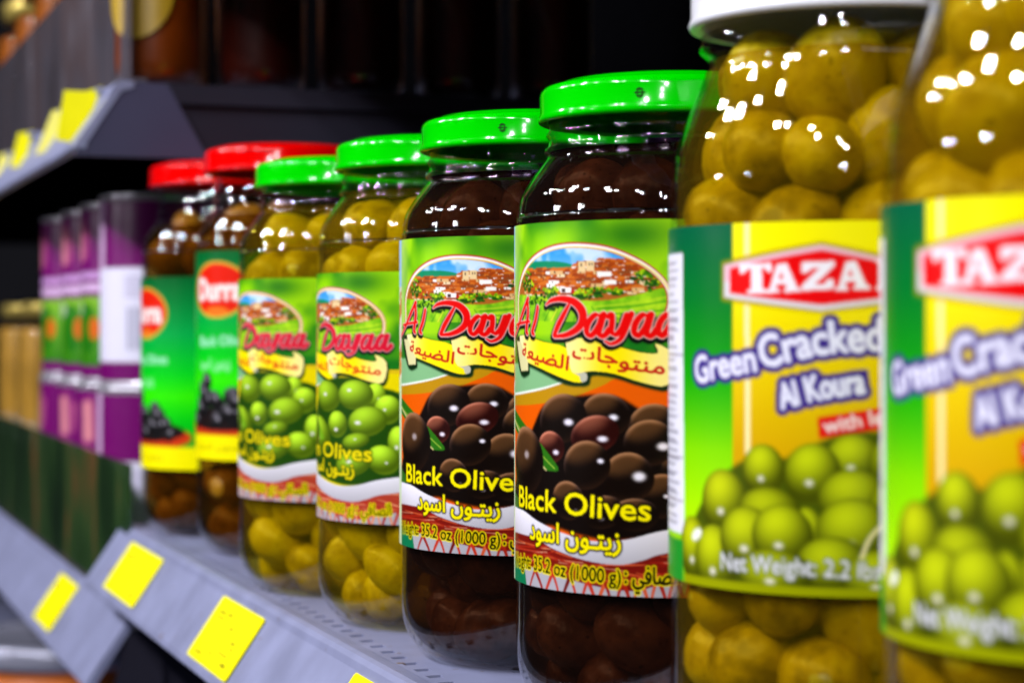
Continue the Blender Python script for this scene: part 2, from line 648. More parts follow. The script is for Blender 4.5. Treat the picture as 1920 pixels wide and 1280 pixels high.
# ------------------------------------------------------------------ label art
def printed_olive(c, cx, cy, rx, ry, rot, base, rim, hl=(0.35, 0.1, 0.22), hs=1.0, ld=(-0.25, -0.75, 0.6), amb=0.28, dif=0.25, ex=1.5, gloss=False):
    q = max(rx, ry) + 1
    sl = c.bbox(cx - q, cx + q, cy - q, cy + q)
    co, sn = math.cos(rot), math.sin(rot)
    dx, dy = c.U[sl] - cx, c.V[sl] - cy
    if dx.size == 0:
        return
    a, b = (dx * co + dy * sn) / rx, (-dx * sn + dy * co) / ry
    m = np.clip(0.5 - (np.sqrt(a * a + b * b) - 1) * min(rx, ry) / 0.25, 0, 1)
    r2 = np.clip(a * a + b * b, 0, 1)
    nz = np.sqrt(1 - r2)
    nx, ny = dx / max(rx, ry), dy / max(rx, ry)
    l = np.array(ld); l = l / np.linalg.norm(l)
    d = np.clip(nx * l[0] + ny * l[1] + nz * l[2], 0, 1)
    k = np.clip(d, 0, 1)[..., None] ** ex
    base, rim = np.array(base) / 255.0, np.array(rim) / 255.0
    col = base * amb + base * dif * k + rim * (k ** 1.6) * (1 - amb * .6)
    if gloss:      # hard terminator and a pale upper rim
        q = np.clip((d - .42) / .40, 0, 1)[..., None]
        q = q * q * (3 - 2 * q)
        edge = (np.clip((r2 - .62) / .38, 0, 1) * np.clip(-b * 1.3 - a * .3 - .1, 0, 1))[..., None]
        col = base * .32 + (rim * (.55 + .35 * (1 - nz[..., None])) - base * .32) * q + edge * np.array([.34, .27, .24])
    hx, hy, hr = hl
    g = np.exp(-(((dx / rx - hx) / hr) ** 2 + ((dy / ry - hy) / (hr * 0.75)) ** 2) ** 2)[..., None]
    col = col + g * (np.array([0.95, 0.93, 1.0]) - col) * hs
    bounce = (np.clip(-(nx * l[0] + ny * l[1]) * 1.1 - 0.25, 0, 1) * np.clip(r2 - 0.35, 0, 1))[..., None]
    col = np.clip(col + bounce * rim * 0.6, 0, 1)
    c.a[sl] += m[..., None] * (col - c.a[sl])


def glyph_a(o, sx=1.0):
    """brush-italic a: list of strokes in zoomed pixels from the origin o"""
    x, y = o
    P = lambda *q: [(x + a * sx, y + b) for a, b in q]
    return [P((92, 12), (60, 2), (22, 40), (6, 92), (20, 128), (50, 112), (84, 60), (98, 8)),
            P((108, 2), (92, 60), (80, 108), (94, 132), (122, 118), (140, 92))]


def dayaa_art(kind):
    black = kind == 'black'
    f = unwrap(0.0493, 0.6213, 0.0486)
    z1 = lambda x, y: f(940 + x / 3.2, 400 + y / 3.2)
    z2 = lambda x, y: f(940 + x / 2.559, 780 + y / 2.559)
    Z1 = lambda *p: [z1(*q) for q in p]
    Z2 = lambda *p: [z2(*q) for q in p]
    c = Canvas(-106.0, 46.4, -30.4, 76.6, 8.0)
    U, V = c.U, c.V
    t = ((V + 30.4) / 107.0)[..., None]
    # leafy green ground
    n = c.noise(16, 3)[..., None]
    lime, deep = np.array([0.62, 0.86, 0.05]), np.array([0.05, 0.42, 0.08])
    g = np.clip((n - 0.42) * 3.2, 0, 1)
    c.a[:] = lime * (1 - g) + deep * g
    bl = np.exp(-(((U + 14) / 13) ** 2 + ((V + 26) / 5) ** 2))[..., None] * 0.85
    c.a += bl * (np.array([0.05, 0.36, 0.06]) - c.a)
    bl = np.exp(-(((U + 40) / 20) ** 2 + ((V + 24) / 7) ** 2))[..., None] * 0.8
    c.a += bl * (np.array([0.62, 0.90, 0.02]) - c.a)
    pale = np.clip((-56 - U) / 9, 0, 1)[..., None] * 0.6
    c.a += pale * (np.array([0.72, 0.86, 0.62]) - c.a)
    mid = np.clip((V - 2) / 6, 0, 1)[..., None]
    c.a += mid * (np.array([0.10, 0.46, 0.10]) - c.a)
    # landscape medallion
    oval = Z1((104, 640), (103, 500), (118, 400), (155, 312), (232, 238), (340, 198), (470, 190), (620, 208), (750, 252), (880, 322),
              (975, 410), (1010, 500), (995, 590), (940, 660))
    path = spline(oval, 6)
    om = c.poly(list(path))
    sky = np.clip((V + 24) / 14, 0, 1)[..., None]
    pic = np.array([0.02, 0.52, 0.90]) * (1 - sky) + np.array([0.85, 0.94, 1.0]) * sky
    cl = np.clip((c.noise(7, 11) - 0.5) * 5, 0, 1)[..., None] * 0.8
    pic = pic + cl * (np.array([0.95, 0.97, 1.0]) - pic)
    save = c.a.copy()
    c.a[:] = pic
    c.comp(c.poly(spline(Z1((60, 320), (180, 292), (330, 288), (440, 315), (440, 360), (60, 360)), 4), 0.15), (10, 140, 95))
    c.comp(c.poly(Z1((60, 345), (200, 335), (430, 322), (455, 285), (560, 290), (700, 282), (840, 300), (1060, 330), (1060, 560), (60, 560))), (176, 98, 34))
    r = random.Random(5)
    walls = [(236, 206, 156), (205, 150, 95), (248, 240, 228), (248, 240, 228), (225, 175, 110)]
    roofs = [(188, 84, 18), (160, 62, 12), (212, 110, 30), (142, 70, 30)]
    for row in range(15):
        for k in range(26):
            x = 140 + k * 34 + r.uniform(-14, 14) + (row % 2) * 15
            y = 300 + row * 13 + r.uniform(-5, 5) - (20 if x > 560 else 0)
            if x < 420 and y < 335:
                continue
            w, h = r.uniform(26, 62), r.uniform(11, 24)
            u, v = z1(x, y); u2, v2 = z1(x + w, y + h)
            sl = c.poly([(u, v), (u2, v + 0.1), (u2, v2), (u, v2)])
            c.comp(sl, r.choice(walls))
            c.comp(c.poly([(u - 0.3, v + 0.3), (u + (u2 - u) * 0.25, v - 0.55), (u2 - 0.1, v - 0.5), (u2 + 0.3, v + 0.4)]), r.choice(roofs))
            if r.random() < 0.6:
                du = (u2 - u) * r.uniform(0.2, 0.7)
                c.comp(c.poly([(u + du, v + 0.25), (u + du + 0.35, v + 0.25), (u + du + 0.35, v + 0.7), (u + du, v + 0.7)]), (60, 30, 15))
    for k in range(16):
        x, y = r.uniform(170, 900), r.uniform(335, 450)
        w, h = r.uniform(45, 80), r.uniform(20, 30)
        c.comp(c.poly(Z1((x, y), (x + w, y + 2), (x + w, y + h), (x, y + h))), r.choice([(240, 214, 168), (250, 244, 236), (226, 180, 120)]))
        c.comp(c.poly(Z1((x - 8, y + 4), (x + w * .2, y - 14), (x + w * .9, y - 12), (x + w + 8, y + 6))), r.choice(roofs))
        c.comp(c.poly(Z1((x + w * .3, y + 9), (x + w * .42, y + 9), (x + w * .42, y + 20), (x + w * .3, y + 20))), (60, 40, 40))
    for (x0, y0, x1, y1) in ((462, 290, 505, 350), (510, 282, 555, 345), (575, 350, 660, 378), (620, 400, 690, 425), (355, 445, 420, 475)):
        c.comp(c.poly(Z1((x0, y0), (x1, y0), (x1, y1), (x0, y1))), (236, 205, 150) if y1 < 352 else (250, 245, 240))
    for (x0, y0, x1, y1) in ((475, 300, 484, 318), (524, 295, 532, 312), (540, 295, 547, 312), (362, 450, 384, 474)):
        c.comp(c.poly(Z1((x0, y0), (x1, y0), (x1, y1), (x0, y1))), (70, 40, 40))
    # fields and groves
    fld = c.poly(spline(Z1((60, 480), (300, 500), (470, 520), (640, 520), (800, 490), (1060, 470), (1060, 900), (60, 900)), 4), 0.2)
    fc = np.array([0.55, 0.80, 0.10]) + (c.noise(3, 9)[..., None] - 0.5) * np.array([0.5, 0.35, 0.1])
    c.comp(fld, np.clip(fc, 0, 1))
    for i, (a, b) in enumerate(((230, 150), (275, 230), (320, 320), (370, 420), (430, 540), (520, 700), (640, 860))):
        c.comp(c.stroke(Z1((300 + i * 40, 560), (a, 700), (b * 0.9, 860)), [0.3, 0.9, 1.3], 4), (235, 225, 60) if i % 2 else (70, 150, 20), 0.7)
    for i in range(7):
        c.comp(c.stroke(Z1((560 + i * 20, 560 + i * 12), (760, 540 + i * 20), (1000, 500 + i * 26)), 0.5, 4), (50, 140, 20) if i % 2 else (190, 220, 40), 0.6)
    for (x, y, rx, ry) in ((150, 380, 36, 45), (160, 430, 30, 40), (240, 480, 85, 45), (215, 520, 60, 30), (300, 470, 40, 30), (520, 480, 75, 32),
                           (600, 470, 60, 28), (470, 490, 50, 22), (850, 385, 70, 40), (910, 420, 50, 45), (880, 350, 40, 25), (690, 470, 40, 18), (300, 560, 40, 20)):
        for k in range(26):
            a, q = r.uniform(0, 6.28), math.sqrt(r.random())
            px, py = x + rx * q * math.cos(a), y + ry * q * math.sin(a)
            u, v = z1(px, py)
            up = (py - y) / ry
            c.comp(c.ell(u, v, r.uniform(.35, .8), r.uniform(.3, .6), 0, .2),
                   r.choice([(30, 90, 10), (60, 125, 10), (20, 70, 15)]) if up > 0 or r.random() < .35 else r.choice([(150, 200, 10), (110, 165, 10), (185, 215, 20)]))
    c.comp(c.ell(*z1(428, 470), 0.7, 0.6), (190, 20, 20))
    art = c.a
    c.a = save + om[..., None] * (art - save)
    rimp = list(path)
    red_rim = (190, 30, 10) if black else (190, 90, 60)
    c.comp(c.stroke([(u, v) for u, v in rimp], 1.7, 1), red_rim)
    c.comp(c.stroke([(u + .12, v + .18) for u, v in rimp], 1.05, 1), (250, 245, 240) if black else (250, 225, 205))
    c.comp(c.stroke([(u + .45, v + .62) for u, v in rimp], 0.32, 1), (235, 205, 40))
    # pale swoosh, mustard and orange bands under the banner
    c.comp(c.poly(spline(Z1((55, 900), (160, 900), (300, 950), (520, 985), (420, 1010), (250, 1055), (150, 1078), (40, 1085)), 4), 0.3), (150, 200, 150), 0.85)
    c.comp(c.stroke(Z1((30, 1085), (110, 1080), (230, 1055), (370, 1012), (560, 950)), [1.0, .9, .8, .5, .2]), (235, 245, 235))
    must = (190, 140, 10) if black else (225, 190, 20)
    orange = (232, 92, 0) if black else (235, 215, 0)
    low = c.poly(list(spline(Z1((-200, 1090), (40, 1090), (110, 1085), (230, 1060), (370, 1017), (560, 955), (760, 930), (1400, 900)), 4)) + [(46, 77), (-106, 77)])
    c.comp(low, must)
    c.comp(c.poly(list(spline(Z1((-200, 1150), (90, 1150), (200, 1145), (400, 1110), (600, 1035), (760, 975), (1400, 930)), 4)) + [(46, 77), (-106, 77)]), orange)
    # banner
    sh = c.poly(spline(Z1((95, 735), (150, 728), (250, 765), (385, 800), (380, 765), (460, 742), (560, 752), (700, 792), (830, 828), (935, 835), (920, 775), (1030, 850), (1010, 1040),
                          (850, 1025), (680, 972), (540, 958), (520, 1012), (470, 1022), (380, 1010), (250, 945), (165, 905), (165, 950), (118, 955), (88, 765)), 3))
    c.comp(c.blur(c.grow(c.shift(sh, .3, .45), .35), .25), (10, 40, 15))
    left = c.poly(spline(Z1((110, 735), (150, 733), (250, 770), (392, 808), (420, 930), (505, 965), (510, 1000), (470, 1013), (400, 1000), (250, 935), (160, 893), (125, 880)), 3))
    ct = np.clip((U + 58) / 14, 0, 1)[..., None]
    c.comp(left, np.array([1.0, 0.96, 0.70]) * (1 - ct) + np.array([1.0, 0.92, 0.0]) * ct)
    c.comp(c.poly(Z1((95, 765), (118, 770), (160, 893), (160, 942), (120, 945))), (225, 220, 160))
    c.comp(c.poly(spline(Z1((430, 955), (470, 945), (510, 960), (512, 1000), (480, 1010), (470, 975)), 3)), (190, 190, 170))
    rt = c.poly(spline(Z1((385, 770), (455, 748), (560, 758), (700, 798), (830, 833), (938, 838), (925, 780), (1030, 850), (1000, 1027), (850, 1015), (680, 962), (540, 945), (430, 957), (400, 860)), 3))
    k = np.exp(-((U + 17) / 9) ** 2)[..., None]
    kk = np.clip((-26 - U) / 4, 0, 1)[..., None]
    c.comp(rt, np.array([1.0, .95, .62]) * (1 - k) + np.array([1.0, .90, 0.0]) * k + kk * 0.0)
    red = (196, 22, 18) if black else (215, 60, 20)
    c.comp(c.text("\uFE94\uFECC\uFEF4\uFEC0\uFEDF\uFE8D", Z1((125, 855), (230, 890), (398, 940)), 3.9, ref=.7, bold=.22), red)
    c.comp(c.text("\uFE95\uFE8E\uFE9F\uFEEE\uFE98\uFEE8\uFEE3", Z1((425, 865), (600, 890), (760, 935), (975, 965)), 4.0, ref=.7, bold=.22), red)
    # brand lettering, brush italic
    L = c.zero()
    nib = math.radians(20)

    def st(pts, w, nb=nib):
        np.maximum(L, c.stroke(Z1(*pts), w, 6, nb), out=L)
    st(((160, 512), (130, 590), (98, 690), (78, 775)), [1.5, 1.5, 1.2, .5], None)
    st(((156, 515), (160, 600), (150, 700), (158, 722)), [1.3, 1.6, 1.6, 1.0], None)
    st(((92, 668), (130, 655), (168, 648)), .9, None)
    st(((218, 562), (205, 640), (186, 708), (196, 726)), [1.3, 1.5, 1.5, .9], None)
    st(((268, 548), (300, 522), (360, 512), (430, 528), (480, 578), (488, 640), (455, 692), (390, 728), (320, 738)), [.5, 1.3, 1.7, 2.2, 2.7, 2.7, 2.2, 1.6, 1.0], None)
    st(((405, 548), (372, 610), (340, 672), (318, 728)), [1.0, 1.7, 1.9, 1.6], None)
    for ox in (505, 790, 935):
        for g in glyph_a((ox, 606), 1.0 if ox < 930 else 0.95):
            st(g, 2.0)
    st(((640, 618), (662, 606), (664, 650), (660, 706), (684, 728), (722, 690), (752, 612)), 1.9)
    st(((780, 604), (750, 680), (715, 752), (660, 782), (622, 766)), [1.8, 1.8, 1.5, 1.0, .6], None)
    c.comp(c.blur(c.grow(c.shift(L, -.30, .80), .75), .12), (8, 5, 8))
    c.comp(c.grow(L, .30), (250, 235, 230) if black else (250, 215, 215))
    c.comp(c.grow(L, .10), (232, 4, 4) if black else (214, 20, 50))
    # ---- olives
    if black:
        base, rim, dark = (44, 17, 8), (124, 78, 40), (13, 5, 3)
    else:
        base, rim, dark = (120, 165, 10), (185, 215, 70), (30, 70, 8)
    pile = spline([f(*q) for q in ((1000, 800), (1020, 760), (1060, 745), (1150, 742), (1215, 775), (1260, 770), (1330, 800), (1345, 980), (1250, 1000), (1150, 1012), (1080, 1000),
                                   (1035, 985), (1005, 984), (972, 968), (966, 920), (975, 870))], 4)
    c.comp(c.poly(list(pile), .4), dark)
    blist = ((1290, 800, 45, 40, 0, (.3, .1, .2)), (1225, 800, 48, 42, 0, (.45, .25, .2)), (1135, 778, 46, 40, 0, (.32, .1, .2)), (1051, 785, 43, 46, 0, (.32, .12, .2)),
             (1290, 880, 50, 45, 0, (.3, .1, .2)), (1218, 830, 50, 42, 0, (.5, .15, .25)), (1113, 815, 46, 35, 1, (.35, .2, .22)), (1032, 838, 24, 30, 1, (.4, .3, .22)),
             (1240, 930, 45, 40, 0, (.2, .0, .12)), (1178, 895, 48, 46, 0, (.42, -.05, .27)), (1098, 872, 44, 45, 0, (.6, -.2, .14)), (1130, 960, 40, 30, 0, (-.1, .4, .15)),
             (1190, 965, 45, 30, 0, (.1, .2, .1)), (1064, 938, 30, 36, 0, (.5, .55, .18)))
    if not black:
        fg = unwrap(-0.0298, 0.8151, 0.0486)
        G = lambda px, py: ((lambda q: (q[0] + 20, (q[1] + 20.9) / 96.1 * 107 - 30.4))(fg(px, py)))
        c.comp(c.poly(spline([G(*q) for q in ((600, 760), (612, 715), (660, 708), (705, 725), (745, 735), (775, 760), (790, 860), (745, 905), (690, 905), (640, 885), (604, 850))], 4), .4), dark)
        for (px, py, rx, ry, h) in ((780, 800, 24, 40, (.2, 0, .15)), (752, 835, 24, 40, (-.3, .1, .16)), (705, 745, 20, 30, (.3, .1, .1)), (728, 768, 26, 30, (-.2, 0, .12)), (618, 742, 21, 33, (-.1, -.1, .16)), (668, 740, 33, 31, (-.3, -.3, .14)),
                                    (720, 862, 32, 30, (.2, .2, .1)), (664, 868, 34, 27, (-.2, -.1, .18)), (606, 815, 14, 40, (.1, 0, .1)), (634, 795, 18, 28, (-.1, .4, .2)), (690, 790, 37, 31, (-.45, .1, .18)), (668, 826, 26, 16, (0, -.2, .12))):
            ua, ub = G(px - rx, py)[0], G(px + rx, py)[0]
            printed_olive(c, (ua + ub) / 2, G(px, py)[1], (ub - ua) / 2, ry * .205, rnd.uniform(-.25, .25), base, rim, h, .9, (-.25, -.7, .65), .55, .2, 1.1)
        blist = ()
    for (px, py, rx, ry, col, h) in blist:
        u0, v0 = f(px - rx, py); u1, _ = f(px + rx, py)
        u, v = f(px, py)
        ryy = ry * 0.155
        b_, r_ = base, rim
        if col:
            b_, r_ = ((120, 16, 10), (205, 110, 80)) if black else ((135, 175, 15), (200, 225, 90))
        printed_olive(c, u, v, (u1 - u0) / 2, ryy, rnd.uniform(-.3, .3), b_, r_, h, 1.0, (-.25, -.8, .5), .3 if black else .55, .2, 1.9 if black else 1.2, black)
    # sprig and leaf at the left
    lf = (40, 110, 15) if black else (110, 170, 20)
    c.comp(c.poly(spline(Z2((40, -40), (75, -20), (165, 100), (272, 245), (235, 262), (190, 240), (120, 140), (60, 20)), 4)), lf)
    c.comp(c.stroke(Z2((55, -20), (130, 110), (255, 250)), .35), (150, 190, 60))
    c.comp(c.stroke(Z2((45, -20), (110, 110), (215, 258)), [.5, .9, .5]), (240, 215, 150), .8)
    ua, ub = f(967, 862)[0], f(1019, 862)[0]
    v = f(1000, 864)[1]
    printed_olive(c, (ua + ub) / 2, v + .4, (ub - ua) / 2, 10.4, -.12, base, rim, (.1, -.2, .16), .55, (-.2, -.6, .7), .3, .2, 1.6, black)
    c.comp(c.poly(spline(Z2((55, 330), (85, 400), (125, 500), (115, 560), (85, 500), (60, 420)), 4)), (45, 105, 25))
    # cloth-lined basket
    rim_pts = list(spline(Z2((-160, 380), (40, 420), (105, 452), (170, 500), (300, 562), (440, 598), (600, 592), (800, 545), (1200, 480)), 5))
    bowl = c.poly(rim_pts + [(46.4, 77), (-106, 77)])
    sh = np.clip((V - 55) / 14, 0, 1)[..., None]
    c.comp(bowl, np.array([.96, .95, 1.0]) * (1 - sh * .3) + 0 * sh)
    r2 = random.Random(8)
    wr = [(150, 25, 10), (190, 50, 25), (110, 12, 6), (205, 85, 45), (165, 35, 15)] if black else [(185, 50, 30), (205, 80, 50), (165, 35, 25), (225, 140, 100)]
    wick = c.poly(list(spline(Z2((-160, 520), (60, 545), (140, 575), (260, 640), (400, 690), (560, 712), (680, 690), (800, 655), (1200, 590)), 5)) +
                  list(spline(Z2((1200, 720), (800, 800), (640, 838), (480, 820), (300, 775), (140, 720), (-160, 650)), 5)))
    c.comp(wick, (120, 18, 8) if black else (175, 60, 40))
    for i in range(46):
        x = -60 + r2.uniform(0, 1150)
        yb = 585 + 0.36 * min(x, 470) - max(0, x - 520) * .16 + r2.uniform(-30, 95)
        dy = 45 * r2.choice((-1, 1))
        c.comp(c.stroke(Z2((x - 130, yb - dy * .4 - 25), (x, yb + r2.uniform(-14, 14)), (x + 130, yb + dy * .6 + 18)), [.2, r2.uniform(.4, .8), .25]) * wick, r2.choice(wr))
        if i % 3 == 0:
            c.comp(c.stroke(Z2((x - 60, yb - 8), (x + 60, yb + 6)), .16, 1) * wick, (240, 170, 130))
    for x in range(-90, 1150, 84):
        lean = r2.choice((-60, 60))
        y0 = 700 + .2 * min(x, 480) - max(0, x - 520) * .1
        c.comp(c.stroke(Z2((x, y0), (x + lean * .5, y0 + 80), (x + lean, y0 + 190)), [1.4, 1.0, .9]), r2.choice(wr))
        c.comp(c.stroke(Z2((x, y0), (x - lean * .4, y0 + 80), (x - lean * .7, y0 + 190)), [1.1, .8, .8]), r2.choice(wr))
    c.comp(c.poly(Z2((-60, 640), (56, 655), (110, 700), (122, 815), (-60, 790))), (10, 120, 75))
    # lettering below
    if black:
        m = c.text("Black Olives", Z2((86, 430), (280, 464), (500, 490), (715, 502)), 6.3, ref=.69, bold=.20)
    else:
        m = c.text("Green Olives", Z2((40, 350), (280, 384), (500, 408), (715, 418)), 6.3, ref=.69, bold=.22)
    ink, yel = ((15, 6, 4), (250, 235, 0)) if black else ((70, 90, 0), (235, 215, 10))
    c.comp(c.blur(c.grow(m, .62), .1), ink, 1.0 if black else .75)
    c.comp(m, yel)
    m = c.text("\uFEA9\uFEEE\uFEB3\uFE8D \uFEE5\uFEEE\u0640\uFE98\uFEF3\uFEAF", [(u, v - (0 if black else 7.0)) for u, v in Z2((138, 585), (300, 612), (440, 636), (572, 640))], 5.6, ref=.7, bold=.24)
    c.comp(c.blur(c.grow(m, .5), .1), ink, 1.0 if black else .75)
    c.comp(m, yel)
    m = c.text("Net Weight: 35.2 oz (1000 g)", Z2((-35, 690), (50, 708), (150, 734), (350, 780), (572, 806)), 4.1, ref=.69, bold=.18)
    m2 = c.text("\uFEF2\uFED3\uFE8E\uFEBC\uFEDF\uFE8D :", Z2((1010, 790), (820, 805), (590, 800))[::-1], 4.3, ref=.7, bold=.12) if False else \
        c.text(": \uFEF2\uFED3\uFE8E\uFEBC\uFEDF\uFE8D", Z2((592, 800), (800, 806), (860, 800)), 4.8, ref=.7, bold=.24)
    m = np.maximum(m, m2)
    c.comp(c.grow(m, .40), (245, 230, 0))
    c.comp(m, (14, 6, 0) if black else (120, 110, 0))
    # neighbouring panel: a strip of the village picture past the seam
    st_ = (U < -67.5)
    nn = c.noise(4, 21)
    strip = np.where((nn > .52)[..., None], np.array([.78, .50, .25]), np.array([.88, .86, .80]))
    strip = np.where((V < -14)[..., None], np.array([.62, .80, .95]), strip)
    strip = np.where((V > 18)[..., None], np.array([.80, .88, .72]), strip)
    c.a[st_] = strip[st_]
    return c


def tazah_art():
    f = unwrap(0.0879, 0.528, 0.047)
    F = lambda *p: [f(*q) for q in p]
    c = Canvas(-92.0, 55.7, -25.2, 64.4, 5.0)
    U, V = c.U, c.V
    t = (V + 25.2) / 89.6
    tt = [0, .2, .42, .62, .8, 1]
    gg = np.array([[0, 96, 62], [0, 120, 40], [20, 165, 8], [130, 220, 0], [175, 240, 0], [120, 190, 10]]) / 255.
    yy = np.array([[252, 246, 0], [250, 236, 0], [232, 200, 0], [214, 166, 0], [212, 156, 0], [195, 140, 0]]) / 255.
    gcol = np.stack([np.interp(t, tt, gg[:, k]) for k in range(3)], -1)
    ycol = np.stack([np.interp(t, tt, yy[:, k]) for k in range(3)], -1)
    c.a[:] = np.where((U < -30.2)[..., None], gcol, ycol)
    c.comp(c.poly([(-26.6, -26), (-25.2, -26), (-25.0, 31), (-26.4, 31)]), (255, 240, 170))
    # nutrition panel
    c.comp(c.poly([(-75, -18.5), (-51.3, -18.5), (-50.3, 52.5), (-75, 52.5)]), (236, 236, 248))
    r = random.Random(4)
    v = -16.5
    while v < 50:
        h = r.choice((.7, .9, 1.3))
        c.comp(c.poly([(-74, v), (-53 - r.uniform(0, 6), v), (-53 - r.uniform(0, 6), v + h), (-74, v + h)]), (150, 150, 165), .8)
        v += h + r.uniform(.8, 1.5)
    for v in (7, 33, 44):
        c.comp(c.poly([(-75, v), (-51, v), (-51, v + .5), (-75, v + .5)]), (120, 110, 120))
    # hexagon badge with the brand
    hexo = F((1352, 490), (1540, 452), (1728, 492), (1728, 566), (1540, 588), (1352, 564))
    hexm = F((1358, 497), (1540, 459), (1722, 498), (1722, 560), (1540, 582), (1358, 557))
    hexr = F((1368, 503), (1540, 468), (1712, 504), (1712, 552), (1540, 572), (1368, 550))
    c.comp(c.poly(hexo, .25), (175, 150, 0), .8)
    c.comp(c.poly(hexm), (236, 190, 205))
    c.comp(c.poly(F((1358, 528), (1722, 528), (1722, 560), (1540, 582), (1358, 557))), (220, 216, 222))
    c.comp(c.poly(hexr), (236, 4, 8))
    z4 = lambda pts, dx=0, dy=0: [f(1240 + (x + dx) / 3.048, 380 + (y + dy) / 3.048) for x, y in pts]
    Tl = [(445, 352), (625, 344), (632, 395), (605, 392), (590, 372), (572, 374), (576, 490), (600, 498), (600, 515), (492, 520), (492, 503), (515, 495), (512, 378), (490, 380), (470, 402), (448, 405)]
    Al = [(660, 350), (715, 347), (775, 485), (795, 490), (795, 507), (700, 511), (700, 494), (718, 490), (708, 462), (660, 465), (652, 492), (672, 496), (672, 513), (598, 517), (598, 500), (618, 494)]
    Ah = [(668, 435), (700, 433), (684, 390)]
    Zl = [(800, 342), (985, 334), (985, 362), (875, 468), (930, 466), (950, 440), (985, 438), (980, 492), (800, 502), (800, 478), (905, 372), (855, 375), (838, 398), (802, 400)]
    Hl = [(1225, 325), (1300, 323), (1300, 340), (1285, 345), (1287, 395), (1350, 392), (1350, 342), (1335, 338), (1335, 322), (1420, 318), (1420, 335), (1402, 340), (1404, 470), (1422, 474), (1422, 490), (1335, 494),
          (1335, 478), (1352, 474), (1352, 415), (1287, 418), (1287, 476), (1302, 480), (1302, 496), (1225, 498), (1225, 480), (1242, 476), (1242, 345), (1225, 342)]
    for g, dx, dy in ((Tl, 0, 0), (Al, 0, 0), (Zl, 0, 0), (Al, 395, -14), (Hl, 0, 0)):
        c.comp(c.poly(z4(g, dx, dy)), (248, 243, 250))
    for dx, dy in ((0, 0), (395, -14)):
        c.comp(c.poly(z4(Ah, dx, dy)), (236, 4, 8))
    # product name on a climbing baseline with purple surround
    pur = (50, 24, 128)
    m1 = c.text("Green", F((1306, 719), (1360, 706), (1418, 695)), 6.6, ref=.69, bold=.38)
    m2 = c.text("Cracked", F((1430, 690), (1540, 664), (1655, 656)), 7.6, ref=.69, bold=.46)
    m3 = c.text("Al Koura", F((1466, 766), (1540, 748), (1622, 736)), 6.0, ref=.69, bold=.42)
    m = np.maximum(np.maximum(m1, m2), m3)
    m4 = c.poly(F((1456, 726), (1600, 694), (1628, 692), (1630, 740), (1470, 772), (1460, 768)))
    c.comp(np.maximum(c.grow(m, 1.4), m4), pur)
    c.comp(m, (232, 232, 250))
    c.comp(c.poly(F((1532, 782), (1650, 764), (1740, 752), (1742, 792), (1650, 805), (1535, 822))), (222, 18, 14))
    m = c.text("with lemon", F((1546, 812), (1640, 796), (1728, 786)), 3.4, ref=.69, bold=.22)
    c.comp(m, (246, 235, 235))
    # olives
    pile = spline(F((1285, 1100), (1290, 1010), (1330, 920), (1400, 860), (1470, 860), (1560, 820), (1650, 810), (1760, 830), (1860, 960), (1900, 1120)), 4)
    c.comp(c.poly(list(pile), .4), (70, 84, 4))
    for (px, py, rx, ry, rot) in ((1600, 862, 46, 40, 0), (1690, 868, 52, 46, 0), (1522, 888, 46, 48, .3), (1430, 882, 34, 42, 0), (1600, 935, 58, 46, 0), (1700, 950, 60, 55, 0), (1355, 940, 36, 52, .3),
                                  (1510, 1010, 30, 50, 0), (1440, 955, 50, 36, 0), (1600, 1000, 62, 55, 0), (1720, 1040, 60, 55, 0), (1300, 1030, 22, 55, -.2), (1340, 1050, 34, 58, -.2), (1400, 1010, 46, 52, 0),
                                  (1465, 1005, 50, 50, 0), (1560, 1060, 60, 45, 0), (1450, 1075, 60, 40, 0), (1650, 1085, 60, 45, 0)):
        u0, v = f(px - rx, py); u1, _ = f(px + rx, py); u, v = f(px, py)
        printed_olive(c, u, v, (u1 - u0) / 2 * 1.16, ry * .1345 * 1.14, rot, (116, 130, 0), (170, 176, 20), (-.1, .30, .16), .8, (-.2, -.5, .8), .5, .2, 1.2)
    c.comp(c.stroke(F((1615, 1045), (1630, 1010), (1652, 985)), .9), (235, 225, 170))
    c.comp(c.ell(*f(1306, 1001), 2.4, 1.3, -.5), (245, 250, 235))
    c.comp(c.poly([(-50, 62.2), (56, 62.2), (56, 65), (-50, 65)]), (150, 158, 0))
    c.comp(c.poly([(-92, 54), (-51, 54), (-51, 65), (-92, 65)]), (30, 150, 40))
    m = c.text("Net Weight: 2.2 lbs (1 Kg)", F((1352, 1066), (1500, 1078), (1650, 1086), (1760, 1084)), 4.2, ref=.69, bold=.20)
    c.comp(c.grow(m, .4), (70, 85, 40), .8)
    c.comp(m, (226, 226, 240))
    return c


